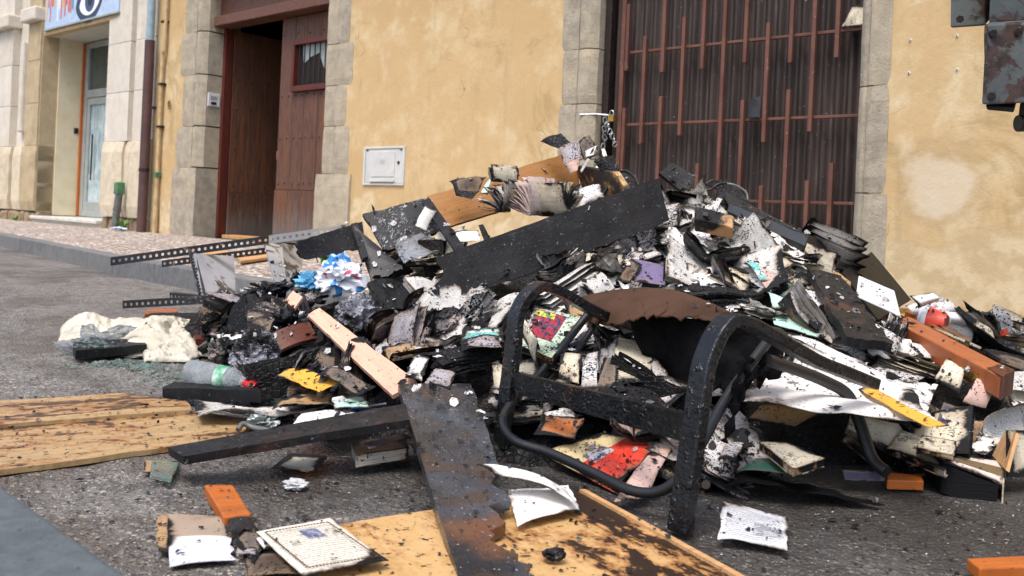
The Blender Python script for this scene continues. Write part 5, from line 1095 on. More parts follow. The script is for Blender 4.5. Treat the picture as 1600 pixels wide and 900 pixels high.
for k, (q, lab) in enumerate(((((230, 490), (330, 488), (332, 500), (232, 503)), 'thin charred lath furthest back behind the cream towel'), (((300, 510), (392, 506), (395, 524), (302, 530)), 'dark wooden board end to the right of the cream towel'), (((320, 486), (378, 484), (380, 494), (322, 497)), 'splintered orange lath just below the lower shelving rail'), (((110, 532), (215, 522), (230, 540), (118, 550)), 'dark red board under the cream towel'))):
    A, B, C, D = [G(a, b_, [.05, .07, .07, .05][k]) for a, b_ in q]; hboard('lath', (A, B, C, D), .03, ['charboard', 'darkwood', 'lightwood', 'jagedge'][k], lab, 'lath', 16, 4, (.004, .01, .004, .01), .006, k)
hboard('black_lath', (G(252, 606, .05), G(408, 610, .06), G(405, 600, .06), G(262, 598, .05)), .035, 'charboard', 'charred black lath under the crushed water bottle', 'lath', 16, 4, (.004, .01, .006, .02), .008, 8)
tag(slab('timber_offcut', G(230, 483, .04), G(278, 482, .04), G(276, 488, .04), G(226, 491, .04), .015, MT['redbeam'], None, 6, 3), 'short reddish offcut behind the cream towel', 'wood')

# sheets of chipboard on the ground
def gsheet(name, poly, h, th, mat, label, cat, cell=.03, jag=.006, seed=0, u0=None):
    """flat board with any outline: grid clipped to the outline, extruded"""
    Q = [G(a, b_, h) for a, b_ in poly]; pts = []
    for i in range(len(Q)):
        A, B = Q[i], Q[(i + 1) % len(Q)]; k = max(1, int((B - A).length / .02)); nn_ = Vector((-(B - A).y, (B - A).x, 0)).normalized()
        for j in range(k):
            p = A.lerp(B, j / k); pts.append(p + nn_ * jag * (mn.noise(p * 9 + Vector((seed, 0, 0))) + .6 * mn.noise(p * 33)))
    n_ = len(pts); U0 = (Q[1] - Q[0]).normalized() if u0 is None else u0; V0 = Vector((-U0.y, U0.x, 0)); O = Q[0]
    V = pts + [p - Vector((0, 0, th)) for p in pts]; U = [((p - O).dot(U0), (p - O).dot(V0)) for p in V]
    F = [tuple(range(n_)), tuple(range(2 * n_ - 1, n_ - 1, -1))] + [(i, n_ + i, n_ + (i + 1) % n_, (i + 1) % n_) for i in range(n_)]
    return tag(mk(name, V, F, MT[mat], None, U), label, cat)
ux = (G(380, 655, .02) - G(-100, 700, .02)).normalized()
gsheet('chipboard_sheet', [(-300, 672), (-60, 668), (300, 640), (290, 626), (185, 614), (0, 626), (-300, 650)], .026, .010, 'chipL', 'pale chipboard sheet lying furthest back at the left edge', 'chipboard', seed=2, u0=ux)
gsheet('chipboard_sheet', [(-60, 671), (-300, 680), (-300, 790), (-60, 742), (372, 684), (385, 668), (400, 658), (302, 642)], .017, .012, 'chipL', 'pale chipboard sheet in front with a broken right corner at the left edge', 'chipboard', seed=5, u0=ux)
gsheet('chipboard_sheet', [(905, 766), (1155, 900), (1300, 985), (460, 990), (520, 822), (640, 801)], .02, .018, 'chipF', 'chipboard sheet charred along its far corner in the bottom foreground', 'chipboard', jag=.004, seed=7)
gsheet('edge_strip', [(905, 764), (915, 764), (1165, 900), (1300, 975), (1290, 978), (1152, 900)], .026, .02, 'lightwood', 'thin pale edging strip along the foreground chipboard sheet', 'edging', jag=.001, seed=7)

# small blocks
def block(pts, h, th, mat, label, hole=None):
    t = thing('wood_block', label, 'wood block', G(*pts[0]))
    Q = [G(a, b_, h) for a, b_ in pts]; o = slab('block', *Q, th, MT[mat], t, 8, 4, (.001, .001, .001, .001), .0006); bevel(o, .003)
    if hole: MB().tube([hole, hole + Vector((0, -.004, 0))], .006, 10).build('dowel_hole', MT['black'], t)
    return t
pb = G(372, 806, .012); block([(349, 808), (393, 803), (364, 757), (319, 757)], .028, .022, 'orangewood', 'orange varnished wood block lying alone left of the foreground', Vector((pb.x, pb.y, .014)))
block([(1385, 750), (1444, 752), (1440, 742), (1386, 738)], .03, .022, 'orangewood', 'short orange block at the foot of the heap left of the thick book')
block([(1530, 888), (1640, 884), (1640, 866), (1510, 872)], .03, .022, 'orangewood', 'orange wood block cut off by the lower right corner')
px_sheet('dark_block', [(1315, 735), (1386, 738), (1384, 752), (1318, 750)], 2.0, 'navy', 'dark flat cover left of the short orange block', 'book cover', .01, warp=.002)

# ground papers
def gpaper(name, pts, mat, label, hs=(.01,) * 4, warp=.008, bow=0, cup=0, seed=0, jag=(.004,) * 4, th=.0012, cat='paper', n=18):
    Q = [G(a, b_, h_) for (a, b_), h_ in zip(pts, hs)]; return tag(slab(name, *Q, th, MT[mat], None, n, n, jag, warp, bow, False, seed, smooth=True, cup=cup), label, cat)
MT['parch'] = m_paper('parchment_print', 'd8d2c4', .0, .45, True, pic=[(.46, .7, .62, .86, '5b6688', '9a9aa8'), (.80, .9, .66, .8, '77726a', 'bfb8a8'), (.22, .33, .56, .66, '77726a', 'bfb8a8')], lines=26)
MT['photo'] = m_paper('half_browned_paper', 'cfd3dd', .1, .35, stripes=[(.52, 1.1, '9c8a78')]); MT['news'] = m_paper('newspaper', 'c9ccd2', .05, .35, True, pic=[(.5, .95, .2, .5, '8f929a', 'b3b4b8')], lines=22)
MT['redpic'] = m_paper('red_and_cream_cover', 'cbb78a', .12, .7, ro=.45, pic=[(.46, 1.1, -.1, 1.1, 'c8392a', 'd04634'), (.36, .56, .2, .6, 'b8b5ba', '5a5560')])
gpaper('paper_sheet', [(263, 886), (372, 878), (352, 812), (262, 803)], 'photo', 'half brown half white sheet at the lower left', (.012,) * 4, jag=(.003, .01, .003, .002))
gpaper('paper_scrap', [(234, 862), (262, 868), (262, 806), (246, 806)], 'brownp', 'torn brown strip along the left of the half brown sheet', (.01,) * 4, .01, jag=(.006, 0, .006, .02))
gpaper('printed_leaf', [(475, 902), (608, 877), (516, 812), (400, 831)], 'parch', 'old printed leaf with a bordered text and small picture lying on the chipboard', (.035,) * 4, .006, jag=(.001,) * 4)
bd = bpy.data.objects['printed_leaf']
def border(pts):
    Q = [G(a, b_, .0385) for a, b_ in pts]; b = MB(); L = len(Q)
    for i in range(L):
        A, B = Q[i], Q[(i + 1) % L]; k = 20
        for j in range(k): b.tube([A.lerp(B, j / k) + Vector((0, 0, .003 + .002 * mn.noise(A * 9))), A.lerp(B, (j + .7) / k) + Vector((0, 0, .003))], .0012, 4, False)
    o = b.build('border_line', MT['brownc'], bd)
border([(482, 890), (590, 872), (512, 818), (414, 834)])
gpaper('letter', [(806, 824), (906, 797), (888, 762), (790, 765)], 'clean', 'white letter lying folded against the ragged plank', (.03, .035, .035, .035), .012, cup=.008)
gpaper('letter', [(872, 762), (905, 796), (780, 745), (743, 726)], 'clean', 'curled white sheet rolled over the ragged edge of the plank', (.045, .045, .08, .10), .014, cup=.015, bow=.0)
gpaper('newspaper_scrap', [(1120, 852), (1230, 862), (1232, 812), (1128, 786)], 'news', 'crumpled newspaper page alone on the road at the lower right', (.01, .01, .02, .035), .018, seed=3)
gpaper('paper_card', [(420, 732), (495, 740), (512, 714), (452, 708)], 'cream', 'cream card lying under the level dark plank', (.012,) * 4, .004)
gpaper('paper_sheet', [(308, 652), (470, 648), (520, 640), (300, 622)], 'text', 'long speckled printed sheet by the broken chipboard corner', (.04, .05, .05, .04), .03, seed=2, n=26)
gpaper('paper_sheet', [(455, 664), (565, 656), (560, 640), (470, 646)], 'clean', 'white sheet tucked behind the level dark plank', (.08, .09, .08, .08), .008)
gpaper('paper_sheet', [(520, 640), (580, 640), (570, 622), (520, 622)], 'mint', 'pale green sheet by the blue pen', (.09,) * 4, .01)
gpaper('paper_sheet', [(425, 640), (530, 634), (520, 618), (430, 625)], 'brownp', 'tan wavy sheet at the foot of the grey stick', (.07,) * 4, .03, seed=6)
gpaper('paper_sheet', [(172, 558), (240, 556), (245, 546), (190, 545)], 'white', 'speckled white sheet under the towel on its left', (.015,) * 4, .006)
gpaper('paper_sheet', [(238, 560), (300, 560), (298, 548), (250, 548)], 'white', 'speckled white sheet under the towel on its right', (.02,) * 4, .006)
gpaper('paper_scrap', [(222, 738), (275, 742), (282, 722), (225, 718)], 'brownp', 'tan scrap under the green glass piece', (.012,) * 4, .004)
o = tag(slab('glass_piece', G(232, 742, .02), G(268, 750, .02), G(280, 722, .02), G(236, 720, .02), .006, MT['greenglass'], None, 6, 6, (.004,) * 4), 'pale green broken glass pane on the road left of the orange block', 'glass')
gpaper('charred_paper', [(360, 850), (400, 890), (420, 850), (390, 815)], 'charp', 'charred grey sheet between the half brown sheet and the printed leaf', (.012, .01, .02, .03), .02)
gpaper('charred_paper', [(350, 835), (395, 845), (400, 822), (355, 812)], 'char', 'black crumpled char right of the half brown sheet', (.02,) * 4, .03)
gpaper('charred_paper', [(385, 905), (470, 905), (440, 862), (378, 864)], 'charp2', 'dark burnt sheet at the very bottom left of the printed leaf', (.012,) * 4, .015)
gpaper('paper_scrap', [(366, 864), (402, 872), (400, 854), (370, 848)], 'greyp', 'small grey card scrap by the charred sheets at the lower left', (.02,) * 4, .006)
gpaper('glass_strip', [(395, 836), (412, 862), (418, 856), (402, 832)], 'clean', 'thin shiny white strip left of the printed leaf', (.025,) * 4, .006)

# papers and books laid on the heap
def hsheet(name, pts, mat, label, lift=.05, th=.0015, warp=.012, bow=0, cup=0, seed=0, jag=(.006,) * 4, cat='paper', n=16, lifts=None):
    Q = [on(a, b_, (lifts[i] if lifts else lift)) for i, (a, b_) in enumerate(pts)]; return tag(slab(name, *Q, th, MT[mat], None, n, n, jag, warp, bow, False, seed, smooth=True, cup=cup), label, cat)
def hbook(pts, cov, pg, label, lift=.06, t=.025, seed=0, warp=.004):
    """closed book from its four visible cover corners"""
    Q = [on(a, b_, lift + t) for a, b_ in pts]; r = thing('book', label, 'book', (Q[0] + Q[2]) / 2)
    n_ = (Q[1] - Q[0]).cross(Q[3] - Q[0]).normalized(); n_ = n_ if n_.z > 0 else -n_; c = (Q[0] + Q[1] + Q[2] + Q[3]) / 4
    slab('cover', *Q, .002, MT[cov], r, 12, 12, (.002,) * 4, warp, 0, False, seed, smooth=True)
    K = [c + (q - c) * .97 - n_ * .0025 for q in Q]; slab('page_block', *K, t - .005, MT[pg], r, 10, 10, (.001,) * 4, warp, 0, True, seed)
    K = [q - n_ * (t - .002) for q in Q]; slab('cover', *K, .002, MT[cov], r, 8, 8, (.002,) * 4, warp, 0, False, seed); return r
hsheet('poster_sheet', [(1200, 518), (1400, 585), (1470, 662), (1160, 628)], 'clean', 'large white sheet spread below the mint folder on the right', .10, warp=.015, seed=2, lifts=(.11, .13, .2, .17), n=24)
hsheet('poster_sheet', [(1215, 515), (1330, 560), (1425, 612), (1300, 640)], 'white', 'second large white sheet under the arm end of the armchair', .12, warp=.02, seed=4, lifts=(.10, .12, .15, .15), n=24)
hsheet('folder', [(1350, 598), (1478, 664), (1450, 668), (1335, 606)], 'yellow', 'orange yellow folder edge crossing the white sheets', .17, warp=.003, lifts=(.2, .225, .215, .21))
hsheet('paper_sheet', [(1350, 596), (1468, 598), (1448, 646), (1390, 622)], 'clean', 'white sheet right of the orange yellow folder', .16, warp=.008, lifts=(.16, .12, .17, .17))
hsheet('curled_card', [(1165, 655), (1240, 668), (1310, 640), (1180, 630)], 'brownp', 'browned curling underside of the large white sheet', .1, warp=.01, cup=.03, lifts=(.10, .08, .10, .12))
hsheet('curled_card', [(1280, 640), (1420, 665), (1415, 650), (1290, 612)], 'charp2', 'dark burnt curl of card below the arm end of the armchair', .1, warp=.01, cup=.03, lifts=(.10, .10, .13, .12))
hsheet('crumpled_tissue', [(1188, 590), (1222, 594), (1220, 565), (1190, 565)], 'clean', 'small crumpled white tissue behind the armchair leg', .14, warp=.06, n=20)
hsheet('folder', [(1205, 484), (1290, 512), (1286, 532), (1208, 506)], 'mint', 'flat mint green folder right of the cloth', .1, warp=.003)
hsheet('paper_sheet', [(1195, 455), (1240, 480), (1270, 498), (1205, 480)], 'mint', 'mint green curved sheet above the mint folder', .11, warp=.01, cup=.015)
hsheet('paper_sheet', [(1150, 408), (1188, 420), (1222, 455), (1195, 450)], 'pink', 'turquoise edged glossy sheet curling on the slope above the mint folder', .12, warp=.015, cup=.02)
hsheet('paper_sheet', [(1152, 406), (1170, 412), (1200, 440), (1188, 440)], 'teal', 'narrow turquoise strip of a glossy sheet on the slope', .135, warp=.01, cup=.02)
hsheet('green_sheet', [(1222, 440), (1252, 452), (1250, 468), (1228, 456)], 'greenc', 'dark green scrap above the mint green curved sheet', .1, warp=.01)
hbook([(960, 438), (1045, 446), (1078, 424), (990, 404)], 'purple', 'pgc', 'purple book lying flat above the brown cloth', .07, .02)
hsheet('charred_paper', [(960, 440), (985, 445), (1005, 415), (985, 404)], 'charp2', 'burnt brown corner lying over the purple book', .105, warp=.01)
hbook([(1108, 430), (1165, 462), (1192, 430), (1130, 412)], 'cream', 'pg', 'cream speckled thick book on the slope above the mint folder', .07, .035)
hbook([(1230, 470), (1300, 490), (1318, 462), (1245, 448)], 'white', 'pg', 'white speckled booklet lying left of the half charred panel', .08, .02)
hbook([(1256, 400), (1300, 410), (1298, 390), (1262, 380)], 'cream', 'pgb', 'thick scorched cream book above the half charred panel', .08, .03)
hsheet('curled_card', [(1290, 440), (1330, 462), (1318, 448), (1300, 428)], 'brownp', 'tan curl of card on top of the half charred panel', .1, cup=.03, warp=.01)
hsheet('rolled_magazine', [(1332, 512), (1400, 555), (1412, 535), (1350, 508)], 'white2', 'rolled scorched white magazine at the lower end of the half charred panel', .1, cup=.03, warp=.008)
hbook([(1395, 548), (1455, 562), (1458, 540), (1405, 530)], 'white', 'pgb', 'white speckled book just left of the reddish beam', .05, .03)
hbook([(1320, 590), (1400, 612), (1445, 590), (1370, 568)], 'white2', 'pgb', 'open white speckled booklet above the orange yellow folder', .09, .012)
hsheet('paper_sheet', [(1458, 590), (1500, 618), (1498, 585), (1478, 570)], 'cream', 'cream curved page under the reddish beam', .1, cup=.04, warp=.006)
hsheet('rolled_page', [(1500, 628), (1540, 640), (1552, 612), (1520, 602)], 'pink', 'pinkish rolled page below the brass hinge', .1, cup=.05, warp=.006)
hsheet('paper_sheet', [(1540, 700), (1620, 690), (1640, 620), (1560, 640)], 'text', 'big printed page standing curved at the right edge', .1, cup=.03, warp=.006, lifts=(.06, .06, .16, .16), n=20)
hsheet('paper_sheet', [(1570, 610), (1640, 620), (1640, 585), (1580, 580)], 'text', 'printed page lying behind the charred end of the reddish beam', .08, cup=.01)
hsheet('paper_sheet', [(1490, 590), (1560, 620), (1600, 600), (1530, 580)], 'clean', 'clean white sheet below the reddish beam at the right edge', .05)
hbook([(1462, 660), (1500, 672), (1510, 640), (1474, 628)], 'navy', 'pgc', 'sooty glossy book with coloured specks below the reddish beam', .07, .05)
hsheet('rolled_page', [(1478, 700), (1522, 700), (1525, 670), (1490, 668)], 'brownp', 'small rolled brown edged page left of the big printed page', .06, cup=.05, warp=.004)
hbook([(1385, 700), (1475, 735), (1500, 705), (1410, 672)], 'textcream', 'pg', 'open printed book lying left of the thick closed book', .05, .02)
hbook([(1430, 700), (1490, 712), (1495, 690), (1440, 680)], 'cream', 'pgb', 'cream cover with a black arc mark behind the thick closed book', .09, .012)
hbook([(855, 702), (965, 760), (1032, 690), (940, 676)], 'redpic', 'pgb', 'red and cream cover book standing half open under the armchair rail', .0, .022, warp=.002)
hsheet('book_cover', [(955, 785), (1010, 780), (1052, 700), (1028, 694)], 'pink', 'pale violet book flap hanging open below the red and cream book', .02, cup=.01, warp=.004)
hbook([(812, 540), (862, 560), (912, 498), (835, 478)], 'greencov', 'pgb', 'pale green paperback with a red picture behind the left arm of the armchair', .12, .02)
hsheet('paper_sheet', [(815, 500), (845, 545), (838, 570), (812, 520)], 'cream', 'yellowed curved page left of the pale green paperback', .14, cup=.04)
hbook([(715, 568), (782, 570), (785, 548), (718, 545)], 'teal', 'pgb', 'lower turquoise and white booklet by the left armchair arm', .05, .016)
hbook([(718, 538), (788, 535), (785, 512), (722, 515)], 'teal', 'pgb', 'upper turquoise and white booklet by the left armchair arm', .10, .016)
hsheet('paper_sheet', [(718, 550), (785, 548), (780, 528), (720, 530)], 'greyp', 'sooty grey sheet between the two turquoise booklets', .12, warp=.02)
hsheet('paper_sheet', [(955, 605), (1020, 600), (1018, 545), (962, 530)], 'textcream', 'printed page standing open behind the front rail of the armchair', .11, cup=.02)
hsheet('paper_sheet', [(965, 640), (1040, 620), (1010, 600), (970, 612)], 'white', 'white sheet lying behind the armchair front rail', .08, cup=.01)
hsheet('paper_sheet', [(870, 590), (905, 605), (915, 560), (880, 552)], 'cream', 'cream burnt edged page left of the standing printed page', .1, cup=.03)
hsheet('paper_sheet', [(905, 605), (935, 610), (940, 550), (918, 555)], 'white2', 'speckled page curling beside the cream burnt edged page', .1, cup=.03)
hsheet('charred_paper', [(930, 612), (962, 620), (975, 560), (948, 560)], 'charp', 'charred grey page curling left of the standing printed page', .1, cup=.03)
hsheet('magazine', [(830, 680), (900, 690), (915, 655), (850, 650)], 'orangec', 'orange and black burnt magazine inside the armchair frame', .05, warp=.012)
hbook([(1185, 690), (1240, 732), (1290, 715), (1225, 690)], 'cream', 'pgb', 'open cream booklet on the dark side of the heap right of the armchair leg', .08, .02)
hsheet('book_cover', [(1150, 735), (1250, 745), (1290, 728), (1180, 715)], 'greenc', 'dark green book cover at the heap foot right of the armchair', .06, warp=.01)
hsheet('paper_sheet', [(1120, 720), (1150, 735), (1165, 700), (1135, 690)], 'white2', 'speckled white wad beside the armchair leg', .08, warp=.03)
hsheet('burnt_cloth', [(1130, 765), (1385, 778), (1300, 752), (1140, 742)], 'blackcloth', 'tarry black cloth trailing along the foot of the heap', .03, warp=.03, cat='cloth', n=24)
hbook([(555, 712), (640, 700), (632, 680), (548, 690)], 'brownc', 'pg', 'brown worn book under the level dark plank', .02, .03)
hsheet('booklet', [(575, 702), (645, 684), (632, 676), (565, 694)], 'navy', 'blue striped booklet on top of the worn book under the plank', .07, warp=.002, cat='booklet')
hsheet('paper_sheet', [(425, 592), (500, 612), (540, 590), (450, 575)], 'yellow', 'yellowish speckled cover lying left of the peach board', .09, warp=.02)
hsheet('charred_paper', [(490, 590), (560, 620), (590, 600), (510, 575)], 'charp', 'wavy charred sheets below the peach board', .1, warp=.03)
hsheet('paper_sheet', [(630, 590), (660, 600), (672, 560), (648, 552)], 'white', 'white printed scrap right of the peach board', .08)
hsheet('paper_sheet', [(660, 600), (705, 612), (712, 585), (680, 575)], 'greyp', 'grey card scrap above the top of the foreground plank', .08)
hsheet('paper_sheet', [(342, 555), (400, 560), (395, 536), (335, 535)], 'clean', 'rolled white sheet at the right end of the towel', .05, cup=.04)
tp = on(1115, 342, .1); pk = thing('package', 'tan wrapped package with a small red mark on the crest', 'package', tp)
Q = [P(1086, 322, 3.2), P(1146, 336, 3.15), P(1146, 357, 3.12), P(1084, 344, 3.16)]
o = slab('parcel', *Q, .07, MT['wrap'], pk, 16, 8, (.004,) * 4, .008, seed=3, smooth=False); bevel(o, .008, 3)
slab('red_mark', P(1099, 330, 3.145), P(1107, 332, 3.14), P(1106, 338, 3.135), P(1098, 336, 3.14), .001, MT['red'], pk, 3, 3)
# thick closed book with stamped code, right foot of the heap, and the hardcover standing open behind it
tk = thing('book', 'thick cream and brown book standing on its side at the right foot of the heap', 'book', G(1520, 775))
MT['bands'] = m_paper('banded_book_back', 'cfc4bd', .0, .3, stripes=[(.22, .62, '6a5a40')], ro=.5)
A, B = P(1472, 742, 2.0), P(1566, 756, 1.98); A.z = max(A.z, .08); D_1 = P(1492, 712, 2.12); C_1 = P(1570, 722, 2.1)
slab('cover', A, B, C_1, D_1, .003, MT['bands'], tk, 14, 10, (.001,) * 4, .003, metric=False, cup=.004)
dnv = Vector((0, 0, -.066))
slab('page_block', A - Vector((0, -.004, .004)), B - Vector((.006, -.004, .004)), B - Vector((.006, -.004, .004)) + dnv, A - Vector((0, -.004, .004)) + dnv, .16, MT['pgc'], tk, 10, 6, (.002,) * 4, .003)
slab('cover', B + Vector((.002, -.003, .003)), C_1 + Vector((.002, 0, .003)), C_1 + dnv * 1.02, B + dnv * 1.02 + Vector((.002, -.003, 0)), .003, MT['textcream'], tk, 8, 6, (.001,) * 4, .001)
b = MB()
for k in range(14):
    x = .38 + k * .017 + (.004 if k % 3 else 0); p0 = (A.lerp(B, x)).lerp(D_1.lerp(C_1, x), .84); p1 = (A.lerp(B, x)).lerp(D_1.lerp(C_1, x), .94)
    if k % 5 != 3: b.add([p0 + Vector((0, 0, .006)), p0 + Vector((.0012 + .001 * (k % 2), 0, .006)), p1 + Vector((.0012 + .001 * (k % 2), 0, .006)), p1 + Vector((0, 0, .006))], [(0, 1, 2, 3)])
b.build('stamped_marks', MT['black'], tk)
hc = thing('book', 'brown hardcover standing open at the right edge behind the thick book', 'book', G(1590, 745))
slab('cover', P(1550, 712, 2.15), P(1572, 672, 2.18), P(1588, 676, 2.05), P(1572, 735, 2.0), .008, MT['lightwood'], hc, 6, 10, (.001,) * 4, .002); slab('inner_page', P(1574, 746, 2.02), P(1650, 744, 2.1), P(1650, 672, 2.16), P(1574, 672, 2.06), .004, MT['cream'], hc, 10, 10, (.001,) * 4, .002, metric=False)

# cup, basket, pens, stick, handle
cu = thing('paper_cup', 'red paper cup with a white lid lying on its side', 'cup', P(1460, 500, 3.0)); a_, b_ = P(1448, 497, 2.98), P(1479, 505, 2.94)
MB().tube([a_, b_], [.040, .030], 24).build('cup_body', MT['redcup'], cu, True); ax = (a_ - b_).normalized(); MB().tube([a_ - ax * .006, a_ + ax * .008, a_ + ax * .012, a_ + ax * .02], [.043, .043, .037, .034], 24).build('lid', MT['whiteplastic'], cu, True)
bk_ = thing('plastic_punnet', 'melted black ribbed plastic punnet standing at the right end of the heap', 'punnet', P(1530, 515, 2.95))
def punnet(name, mat, k0, dist):
    V = []; F = []; n_ = 40; m_ = 8; c = P(1531, 516, 2.95); fw = Vector((-.25, -1, .1)).normalized(); rt = fw.cross(Vector((0, 0, 1))).normalized() * -1; up = rt.cross(fw) * -1; up = Vector((0, 0, 1)) if up.z < 0 else up
    for j in range(m_ + 1):
        for i in range(n_):
            a = 2 * math.pi * i / n_; q = (abs(math.cos(a)) ** 4 + abs(math.sin(a)) ** 4) ** -.25; r = (1 - .45 * (j / m_) ** 2.2 if j < m_ else 0.0) * q * (1 + (.04 if i % 2 else -.03)); V.append(c + rt * math.cos(a) * r * .052 + up * math.sin(a) * r * .058 - fw * (.055 * j / m_) + Vector([mn.noise(Vector((i * .3, j * .4, z))) for z in range(3)]) * .008)
    for j in range(m_):
        for i in range(n_): F.append((j * n_ + i, j * n_ + (i + 1) % n_, (j + 1) * n_ + (i + 1) % n_, (j + 1) * n_ + i))
    o = mk(name, V, F, MT[mat], bk_); s_ = o.modifiers.new('t', 'SOLIDIFY'); s_.thickness = .0025
    rim = [V[i] + fw * .002 for i in range(n_)] + [V[0] + fw * .002]; MB().tube(rim, [.005 + .002 * math.sin(i) for i in range(n_ + 1)], 6, False).build('rim', MT[mat], bk_, True)
punnet('basket', 'rubber', 0, 0)
px_sheet('pink_card', [(1552, 520), (1572, 512), (1585, 530), (1558, 533)], 2.95, 'red', 'pink red card behind the black punnet', warp=.01)
px_sheet('yellow_card', [(1550, 534), (1590, 534), (1578, 541), (1548, 542)], 2.9, 'cream', 'pale yellow folded card at the right of the black punnet', warp=.01)
for i, q in enumerate(([(1412, 478), (1450, 462), (1466, 485), (1430, 500)], [(1440, 480), (1485, 468), (1500, 495), (1470, 520)], [(1478, 490), (1515, 505), (1508, 545), (1470, 520)], [(1470, 484), (1540, 490), (1520, 512), (1480, 505)], [(1420, 462), (1455, 456), (1462, 470), (1432, 482)])):
    px_sheet('paper_sheet', q, 3.02 - .02 * i, 'clean', ['white folded paper left of the red cup', 'white paper behind the red cup', 'tall white crumpled paper left of the black punnet', 'white crumpled sheet right of the red cup', 'upright white paper at the back above the red cup'][i], warp=.03, cup=.02, seed=i)
px_sheet('paper_strip', [(1452, 512), (1456, 508), (1535, 542), (1532, 546)], 2.8, 'cream', 'narrow cream strip slanting below the red cup', warp=.004)
hboard('grey_slat', (P(1535, 545, 2.8), P(1600, 560, 2.7), P(1640, 590, 2.6), P(1560, 560, 2.6)), .01, 'charp', 'grey sooty slat at the right edge above the beam end', 'slat', 10, 5, (.004,) * 4, .01)
st = [P(490, 638, 2.45), P(498, 625, 2.42), P(503, 605, 2.4), P(506, 590, 2.42), P(520, 584, 2.46), P(526, 592, 2.48)]
o = MB().tube(curve(st, 6), .0105, 10).build('stick', MT['bark'], None, True); tag(o, 'bent grey stick standing below the yellowish cover', 'stick')
th_ = thing('tool_handle', 'orange brown wooden tool handle with a burnt head right of the peach board', 'tool handle', P(600, 570, 2.7)); MB().tube(curve([P(548, 534, 2.95), P(590, 562, 2.8), P(622, 584, 2.66), P(634, 594, 2.62)], 6), [.012] * 19, 12).build('shaft', MT['redbeam'], th_, True)
MB().tube(curve([P(630, 590, 2.62), P(640, 600, 2.58), P(648, 600, 2.58)], 4), [.02, .024, .022, .02, .018, .016, .014, .012, .01], 12).build('burnt_head', MT['brownp'], th_, True)
pn = thing('pen', 'blue ballpoint pen lying right of the pale green sheet', 'pen', P(575, 636, 2.35)); MB().tube([P(548, 639, 2.36), P(575, 636, 2.36)], .005, 8).build('barrel', MT['blueplastic'], pn, True); MB().tube([P(575, 636, 2.36), P(604, 631, 2.36)], .004, 8).build('cap', MT['navy'], pn, True)

# crumpled things
def crumple(name, c, rad, mat, amp, seed, parent=None, sub=4, flat=True, fr=6, rot=0, sx=(1, 1, 1)):
    bm = bmesh.new(); bmesh.ops.create_icosphere(bm, subdivisions=sub, radius=1.0); V = []; M = Matrix.Rotation(rot, 3, 'Y')
    for v in bm.verts:
        p = v.co.copy(); q = p * fr / 2 + Vector((seed, seed * 2, 0)); r = 1 - amp * abs(mn.noise(q * .7)) * 1.7 - amp * .45 * abs(mn.noise(q * 1.6)) - amp * .12 * abs(mn.noise(q * 3.5)) + amp * .5 * mn.noise(p * 1.2 + Vector((seed, 0, 0)))
        p = p * r; V.append(Vector(c) + M @ Vector((p.x * rad[0], p.y * rad[1], p.z * rad[2])))
    F = [tuple(v.index for v in f.verts) for f in bm.faces]; bm.free(); return mk(name, V, F, MT[mat], parent, None, not flat)
def ctag(o, l, c): return tag(o, l, c)
ctag(crumple('plastic_bag', P(452, 510, 3.0), (.11, .10, .075), 'blackbag', .65, 1, fr=7), 'crumpled shiny black bin bag left of the peach board', 'plastic bag')
ctag(crumple('plastic_bag', P(430, 458, 3.4), (.15, .10, .05), 'blackbag', .6, 4, fr=7), 'flattened black bin bag above the grey scorched sheet', 'plastic bag')
ctag(crumple('plastic_bag', P(468, 440, 3.7), (.045, .04, .045), 'blackbag', .6, 6), 'small black bag knot against the shelving leg', 'plastic bag')
ctag(crumple('ash_lump', P(398, 556, 2.78), (.085, .08, .085), 'silver', .4, 8, sub=5), 'grey ash covered crumpled lump above the water bottle', 'ash lump')
ctag(crumple('ash_lump', P(560, 495, 3.05), (.085, .07, .085), 'silver', .4, 11, sub=5), 'pointed ash covered lump right of the upper end of the peach board', 'ash lump')
ctag(crumple('ash_lump', P(352, 548, 2.85), (.06, .05, .05), 'greyp', .5, 13), 'small sooty lump next to the rolled white sheet by the towel', 'ash lump')
ctag(crumple('plastic_bag', P(532, 430, 3.35), (.105, .06, .095), 'bag', .55, 15, fr=5), 'white blue and pink plastic bag under the charred end of the bookcase', 'plastic bag')
ctag(crumple('plastic_bag', P(490, 440, 3.45), (.08, .05, .05), 'bluebag', .55, 17, fr=6), 'light blue plastic bag left of the white and pink one', 'plastic bag')
ctag(crumple('plastic_film', P(572, 472, 3.2), (.045, .04, .03), 'film', .6, 19), 'clear crumpled film right of the white and pink bag', 'plastic film')
ctag(crumple('foil', P(412, 658, 2.3), (.05, .04, .03), 'alu', .6, 21), 'crumpled silver foil at the corner of the broken chipboard', 'foil')
ctag(crumple('foil', P(442, 660, 2.32), (.04, .03, .028), 'char', .5, 22), 'black crumpled lump right of the silver foil', 'ash lump')
MB().tube(curve([P(372, 672, 2.2), P(380, 662, 2.22), P(395, 668, 2.22), P(415, 672, 2.2), P(430, 676, 2.18)], 5), .007, 8).build('cord', MT['greypipe'], None, True); tag(bpy.data.objects['cord'], 'grey ribbed cord curling below the silver foil', 'cord')
ctag(crumple('ash_clump', G(462, 757, .012), (.03, .025, .012), 'ash', .5, 24), 'white fluffy clump on the road below the cream card', 'ash clump')
ctag(crumple('char_lump', G(866, 866, .035), (.022, .018, .012), 'char', .5, 26, sub=3), 'small black lump on the foreground chipboard', 'char lump')
